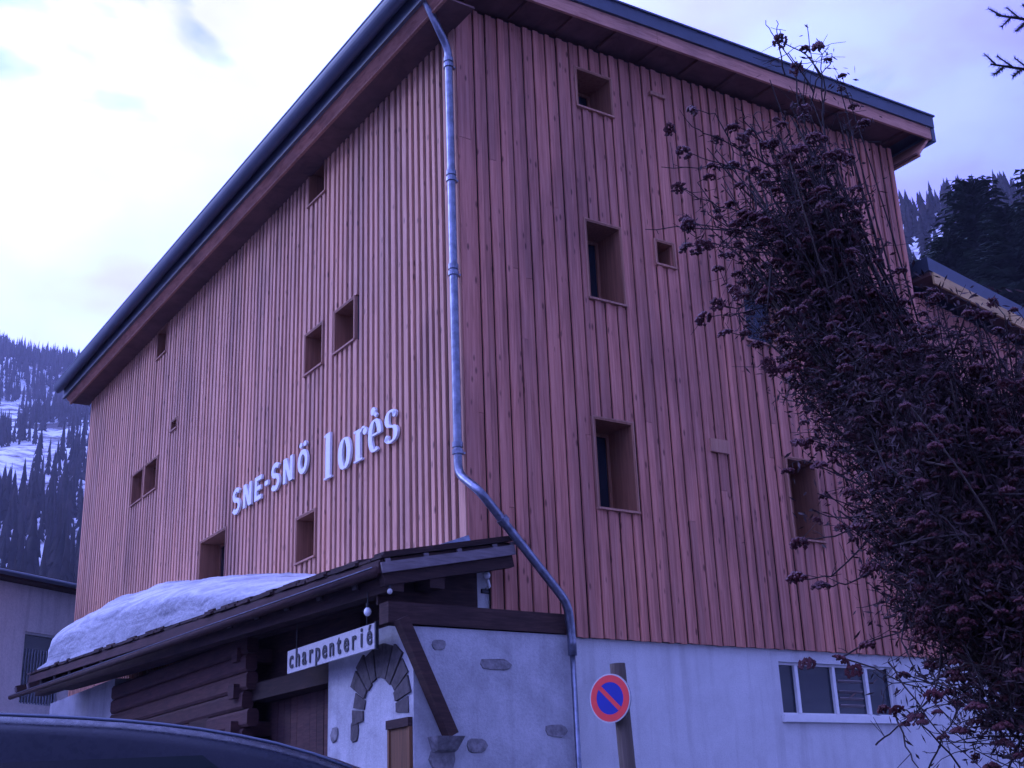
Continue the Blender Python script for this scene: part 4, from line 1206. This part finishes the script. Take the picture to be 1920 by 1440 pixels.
# single shoots that stand clear of the crown, as seen in the photograph
clear = [((1500,215),(1490,120),(1445,60),(1436,38)), ((1470,140),(1462,90),(1458,60),(1456,38)), ((1545,230),(1540,150),(1520,110),(1513,45)), ((1540,140),(1515,105),(1470,80),(1462,55)),
         ((1548,300),(1545,170),(1540,110),(1534,85)), ((1480,330),(1390,280),(1320,250),(1290,228)), ((1500,380),(1400,320),(1330,300),(1284,285)), ((1480,440),(1390,400),(1330,380),(1275,350)),
         ((1440,330),(1380,314),(1310,313),(1240,313)), ((1450,460),(1380,430),(1330,425),(1290,415)), ((1430,440),(1340,430),(1270,425),(1210,430)), ((1480,480),(1400,470),(1340,460),(1286,462)),
         ((1480,540),(1420,560),(1380,580),(1345,572)), ((1480,560),(1420,580),(1370,590),(1320,594)), ((1500,600),(1440,620),(1400,630),(1360,622)), ((1540,680),(1500,670),(1470,690),(1445,695)),
         ((1610,470),(1600,430),(1620,370),(1642,355)), ((1600,500),(1620,490),(1645,475),(1660,460)), ((1640,1000),(1560,1080),(1520,1085),(1492,1080)), ((1640,980),(1580,1000),(1530,1010),(1500,1014)),
         ((1660,1060),(1600,1090),(1560,1098),(1540,1096)), ((1600,850),(1560,840),(1520,825),(1500,830)), ((1590,900),(1560,880),(1540,872),(1530,868)),
         ((1700,1140),(1690,1200),(1720,1260),(1800,1330)), ((1560,1230),(1640,1250),(1720,1290),(1850,1400)), ((1665,1240),(1700,1290),(1760,1370),(1840,1440)), ((1640,1396),(1670,1378),(1700,1350),(1760,1290)),
         ((1675,1330),(1700,1400),(1720,1440),(1740,1480)), ((1800,1440),(1740,1370),(1700,1330),(1670,1330)), ((1570,1240),(1640,1200),(1700,1180),(1760,1150)), ((1740,1440),(1760,1400),(1790,1340),(1820,1300)),
         ((1380,330),(1370,260),(1340,215),(1300,205)), ((1430,300),(1415,250),(1395,225),(1390,200)), ((1600,330),(1595,290),(1590,250),(1570,215)), ((1520,200),(1530,150),(1555,120),(1560,100))]
for ch in clear:
    dd = rg.uniform(7.6, 8.3)
    pts = [spot(x, y, dd + .12*k_) - rb for k_, (x, y) in enumerate(reversed(ch))][::-1]
    fine = []
    for k_ in range(len(pts)-1):
        for j in range(3): fine.append(pts[k_].lerp(pts[k_+1], j/3) + Vector((rg.gauss(0,.006), 0, rg.gauss(0,.006))))
    fine.append(pts[-1])
    tw.add(fine, .0065, .0028, 5)
    for j in range(5):
        s0 = fine[rg.randint(1, len(fine)-1)]; e0 = s0 + Vector((rg.gauss(-.02,.07), rg.gauss(0,.05), rg.gauss(.02,.07)))
        tw.add([s0, s0.lerp(e0, .5) + Vector((0,0,rg.gauss(0,.01))), e0], .0032, .0018, 3)
link('twigs', mesh_np('twigs', tw.V, tw.F, M['twig']), rowan)['kind'] = 'stuff'
link('pale_twigs', mesh_np('pale_twigs', tw2.V, tw2.F, M['bark']), rowan)['kind'] = 'stuff'
# berry clusters: a drooping dome of small berries
def cluster_mesh(seed):
    r_ = random.Random(seed); mb = MB()
    for i in range(46):
        a = r_.uniform(0, 6.283); rr = .043*math.sqrt(r_.random()); z_ = -.012 + .018*(1-(rr/.042)**2) + r_.uniform(-.008,.006)
        x, y = rr*math.cos(a), rr*math.sin(a); q = .0112*r_.uniform(.8, 1.15)
        i0 = len(mb.v); mb.v += [(x+q,y,z_),(x-q,y,z_),(x,y+q,z_),(x,y-q,z_),(x,y,z_+q),(x,y,z_-q)]
        mb.f += [(i0,i0+2,i0+4),(i0+2,i0+1,i0+4),(i0+1,i0+3,i0+4),(i0+3,i0,i0+4),(i0+2,i0,i0+5),(i0+1,i0+2,i0+5),(i0+3,i0+1,i0+5),(i0,i0+3,i0+5)]
    for i in range(5):
        a = r_.uniform(0, 6.283); x, y = .03*math.cos(a), .03*math.sin(a); i0 = len(mb.v)
        mb.v += [(0,0,.03),(x,y,-.005),(x+.003,y,-.005)]; mb.f.append((i0,i0+1,i0+2))
    return mb
cms = [cluster_mesh(s_).mesh('berry_cluster', M['berry']) for s_ in range(6)]
lone = [(1255,242),(1284,283),(1272,350),(1290,412),(1283,462),(1322,456),(1345,570),(1318,594),(1358,622),(1450,695),(1465,688),(1500,275),(1570,290),(1606,352),(1400,250),(1345,262),(1300,206),(1330,330),(1500,830),(1535,870),(1492,1080),(1500,1015),(1540,1096),(1512,1240),(1580,1235),(1600,1255),(1600,470),(1492,128),(1533,85),(1462,75),(1395,260),(1440,270),(1480,300),(1286,415),(1480,688),(1440,680),(1680,1330),(1720,1345),(1750,1300),(1380,545),(1440,545)]
allc = [(spot(x, y, rg.uniform(7.6, 8.1)) - rb, rg.uniform(1.0, 1.45)) for x, y in lone]
rg.shuffle(tips)
allc += [(p + Vector((0,0,-.02)), rg.uniform(.6, 1.25)) for p in tips[:3200]]
for i, (p, s_) in enumerate(allc[:290]):
    o = D.objects.new('berry_cluster', cms[i % 6]); COL.objects.link(o); o.parent = rowan
    o.location = p; o.scale = (s_, s_, s_*rg.uniform(.8,1.3)); o.rotation_euler = (rg.gauss(0,.35), rg.gauss(0,.35), rg.uniform(0,6.28))
cv_ = [np.array([v_.co[:] for v_ in me_.vertices]) for me_ in cms]; cf_ = [np.array([p_.vertices[:] for p_ in me_.polygons]) for me_ in cms]
VV = []; FF = []; n_ = 0
for i, (p, s_) in enumerate(allc[290:]):
    a = rg.uniform(0, 6.28); ca, sa = math.cos(a), math.sin(a); v_ = cv_[i % 6]*s_
    VV.append(np.stack([v_[:,0]*ca - v_[:,1]*sa + p.x, v_[:,0]*sa + v_[:,1]*ca + p.y, v_[:,2] + p.z], 1)); FF.append(cf_[i % 6] + n_); n_ += len(v_)
link('berries', mesh_np('berries', np.concatenate(VV), np.concatenate(FF), M['berry']), rowan)['kind'] = 'stuff'
# curled dry leaves and leaf stalks deep in the crown
LVt = []; LF = []; k_ = 0
for (p, mw) in leafpts:
    for j in range(int(4.2*mw) + (1 if rg.random() < .5 else 0)):
        c_ = p + Vector((rg.gauss(0,.06), rg.gauss(0,.06), rg.gauss(0,.06)))
        a = Vector((rg.gauss(0,1), rg.gauss(0,1), rg.gauss(0,1))).normalized()*rg.uniform(.018,.042)
        b2 = a.cross(Vector((rg.gauss(0,1), rg.gauss(0,1), rg.gauss(0,1)))).normalized()*rg.uniform(.004,.010)
        LVt += [tuple(c_-a), tuple(c_+b2), tuple(c_+a), tuple(c_-b2)]; LF.append((k_, k_+1, k_+2, k_+3)); k_ += 4
link('dry_leaves', mesh_np('dry_leaves', LVt, LF, M['dry_leaf']), rowan)['kind'] = 'stuff'
print('tris rowan', len(tw.F)*2, len(LF)*2, 'tips', len(tips), 'leaves', len(LF))

# ================================================================== AIR
hz = MB().box(-1500, 1500, -1500, 1500, -1.2, 760)
mt = D.materials.new('haze'); mt.use_nodes = True; t = mt.node_tree
t.nodes.clear(); o_ = N(t, 'ShaderNodeOutputMaterial'); pv = N(t, 'ShaderNodeVolumePrincipled')
pv.inputs['Color'].default_value = (0.80, 0.78, 0.98, 1); pv.inputs['Density'].default_value = 0.00017; pv.inputs['Anisotropy'].default_value = 0.3
t.links.new(pv.outputs[0], o_.inputs['Volume'])
ho = link('haze', hz.mesh('haze', mt)); tag(ho, kind='stuff')
scene.cycles.volume_bounces = 1
